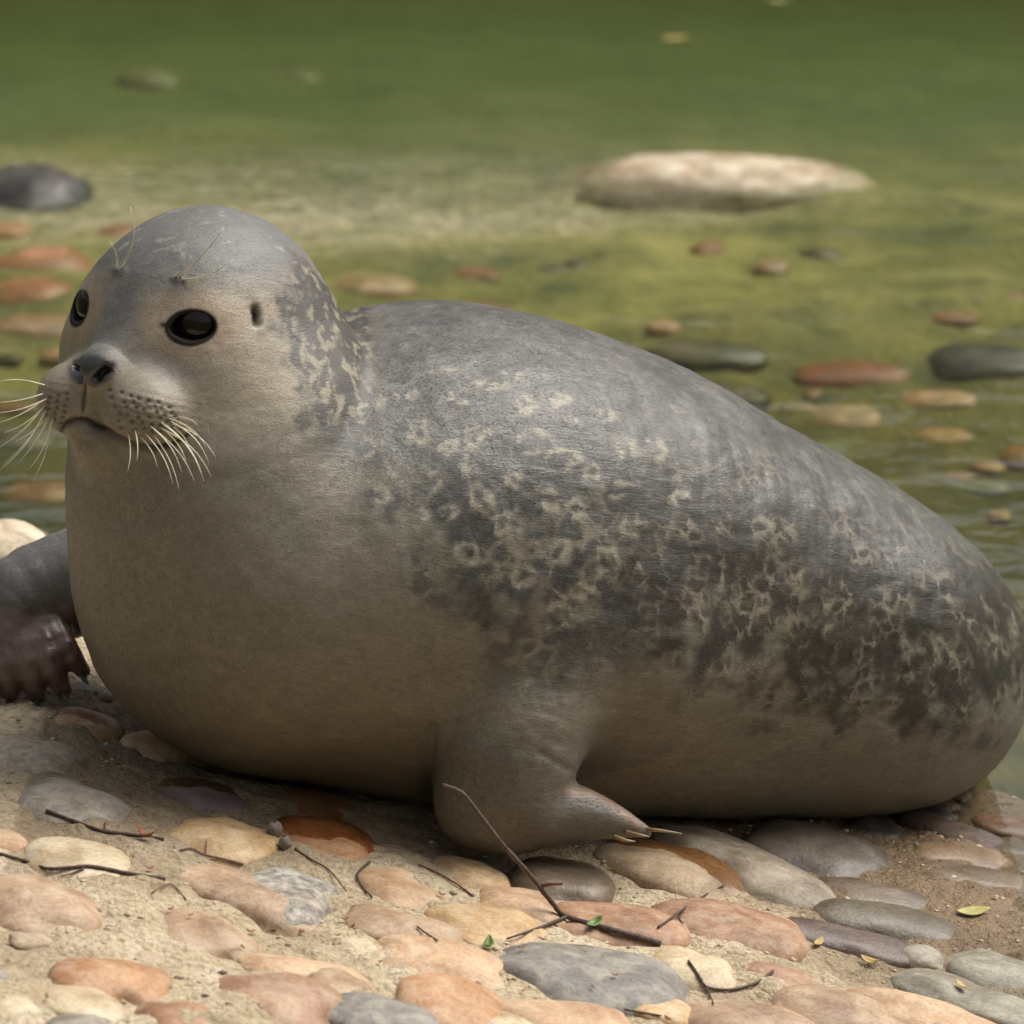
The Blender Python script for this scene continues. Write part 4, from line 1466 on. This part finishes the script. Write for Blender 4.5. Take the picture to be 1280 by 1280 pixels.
def leaf(name, label, cat, group, u, v, size, ang, mat, curl=0.25, z=None, lobes=0.0):
    loc, n_ = hit_px(u, v, 0.002)
    if z is not None:
        d_ = px_dir(u, v)
        loc = CAM + d_ * ((z - CAM.z) / d_.z)
        n_ = Vector((0, 0, 1))
    k = (loc - CAM).dot(VIEW) / DIST
    L = size * S * k
    vs, fs = [], []
    nu = 9
    for i in range(nu):
        t = i / (nu - 1)
        wdt = math.sin(math.pi * min(1, t * 0.97 + 0.015)) ** 0.8 * 0.42 * L * (1 + lobes * math.sin(i * 2.4))
        x = (t - 0.5) * 2 * L
        zz = curl * L * ((t - 0.5) * 2) ** 2
        for j, sgn in enumerate((-1, -0.5, 0, 0.5, 1)):
            vs.append((x, sgn * wdt, zz + abs(sgn) * curl * wdt * 0.9 + 0.0006))
    for i in range(nu - 1):
        for j in range(4):
            a_ = i * 5 + j
            fs.append((a_, a_ + 1, a_ + 6, a_ + 5))
    o = mesh_obj(name, vs, fs, mat)
    so = o.modifiers.new('thickness', 'SOLIDIFY')
    so.thickness = 0.0006
    q = n_.to_track_quat('Z', 'Y').to_matrix().to_4x4() @ Matrix.Rotation(ang, 4, 'Z')
    q.translation = loc
    o.matrix_world = q
    tag(o, label, cat, group)
    return o


m_lg = mat_simple('green_leaf', (0.10, 0.17, 0.03), 0.5, 0.5, 200, 0.35)
m_ly = mat_simple('yellow_leaf', (0.36, 0.33, 0.11), 0.55, 0.4, 200, 0.25)
m_lb = mat_simple('brown_leaf', (0.26, 0.12, 0.05), 0.7, 0.4, 200, 0.4)
m_lo = mat_simple('ochre_leaf', (0.42, 0.30, 0.10), 0.6, 0.4, 200, 0.3)
leaf('leaf', 'small green leaf behind the lying end of the long twig', 'leaf', 'fallen leaves', 742, 1158, 15, 0.5, m_lg, 0.5)
leaf('leaf', 'green curled leaf at the left tip of the blue grey slab', 'leaf', 'fallen leaves', 612, 1186, 17, -0.3, m_lg, 0.5)
leaf('leaf', 'yellow green leaf on the damp cement near the right slabs', 'leaf', 'fallen leaves', 1216, 1143, 22, 0.1, m_ly, 0.2)
leaf('leaf', 'small ochre leaf beside the rusty brown cobble', 'leaf', 'fallen leaves', 1022, 1182, 12, 0.2, m_lo, 0.3)
leaf('leaf', 'ochre curled leaf on gritty cement above the pink slabs', 'leaf', 'fallen leaves', 1088, 1206, 14, -0.2, m_lo, 0.5)
leaf('leaf', 'pale ochre leaf fragment near the grey green slab', 'leaf', 'fallen leaves', 1200, 1236, 12, 0.5, m_lo, 0.3)
leaf('leaf', 'curled brown leaf on the end of the dark straight twig', 'leaf', 'fallen leaves', 180, 1050, 15, 0.9, m_lb, 0.9)
leaf('leaf', 'yellow brown leaf floating alone on the deep green water', 'leaf', 'floating leaves', 843, 49, 17, 0.2, m_lo, 0.15, WATER + 0.002, 0.2)
leaf('leaf', 'pale leaf floating beyond the yellow brown one', 'leaf', 'floating leaves', 973, 2, 14, 0.0, m_ly, 0.15, WATER + 0.002)
rl = random.Random(5)
spots_f = [(186, 1088), (215, 1062), (100, 980), (162, 997), (240, 1150), (212, 1143), (300, 1187), (312, 1170), (380, 1166), (432, 1150), (440, 1162), (425, 1176), (552, 1120),
           (470, 1205), (340, 1168), (58, 1092), (20, 1230), (655, 1186), (765, 1220), (740, 1235), (650, 1240), (835, 1275), (60, 1247)]
for (u, v) in spots_f:
    leaf('leaf_fragment', 'tiny reddish brown leaf fragment on the bank', 'leaf fragment', 'leaf fragments scattered on the bank', u + rl.uniform(-3, 3), v + rl.uniform(-3, 3), rl.uniform(4, 7), rl.uniform(0, 6), m_lb, 0.6)
leaf('leaf_fragment', 'tiny orange leaf fragment stuck to the chest of the seal', 'leaf fragment', 'leaf fragments scattered on the bank', 387, 915, 5, 0.4, m_lb, 0.3)
for (u, v, r_, lab) in ((342, 1043, 9, 'round grey husk at the edge of the pale cobble with a hole'), (358, 1060, 8, 'round grey husk touching the speckled grey cobble')):
    loc, n_ = hit_px(u, v, 0.005)
    sh = stone_shape(200 + u, 0.0, 0.12) * np.array([r_, r_, r_ * 1.15]) * S
    o = mesh_obj('husk', sh, ICO_F, m_grey)
    o.location = loc
    tube('cap', [Vector((0, 0, r_ * S * 0.9)), Vector((0, 0, r_ * S * 1.3))], 0.003, 0.0012, m_tw, o, 7)
    tag(o, lab, 'seed husk', 'seed husks on the bank')

# grit pressed into the cement: too small to count, one object
gr = np.random.default_rng(11)
n_g = 5200
gxp = gr.uniform(-0.62, 0.62, n_g)
gyp = gr.uniform(-1.3, 0.35, n_g)
dens = fbm(np.stack([gxp * 7, gyp * 7, np.zeros(n_g)], 1), 3, 130)
keep = (dens > 0.42) & (edge_d(gxp, gyp) < 0.08)
gxp, gyp = gxp[keep], gyp[keep]
gzp = terrain(gxp, gyp)
oct_v = np.array([(1, 0, 0), (-1, 0, 0), (0, 1, 0), (0, -1, 0), (0, 0, 1), (0, 0, -1)], float)
oct_f = np.array([(0, 2, 4), (2, 1, 4), (1, 3, 4), (3, 0, 4), (2, 0, 5), (1, 2, 5), (3, 1, 5), (0, 3, 5)])
sz = 0.0011 + 0.0032 * gr.random(len(gxp)) ** 3
base_v = oct_v[None] * sz[:, None, None] * gr.uniform(0.6, 1.3, (len(gxp), 6, 1)) * np.array([1.2, 1.0, 0.7])
base_v = base_v + np.stack([gxp, gyp, gzp + 0.0003], 1)[:, None]
gfaces = (oct_f[None] + (np.arange(len(gxp)) * 6)[:, None, None]).reshape(-1, 3)
b = NT('grit')
gi = b.n('ShaderNodeNewGeometry').outputs['Random Per Island']
b.principled(Base_Color=b.ramp(gi, [(0, (0.16, 0.12, 0.08)), (0.35, (0.42, 0.34, 0.23)), (0.7, (0.55, 0.47, 0.34)), (1, (0.34, 0.22, 0.13))]), Roughness=0.8)
grit = mesh_obj('grit', base_v.reshape(-1, 3), gfaces, b.m, bank)
tag(grit, None, None, None, 'stuff')
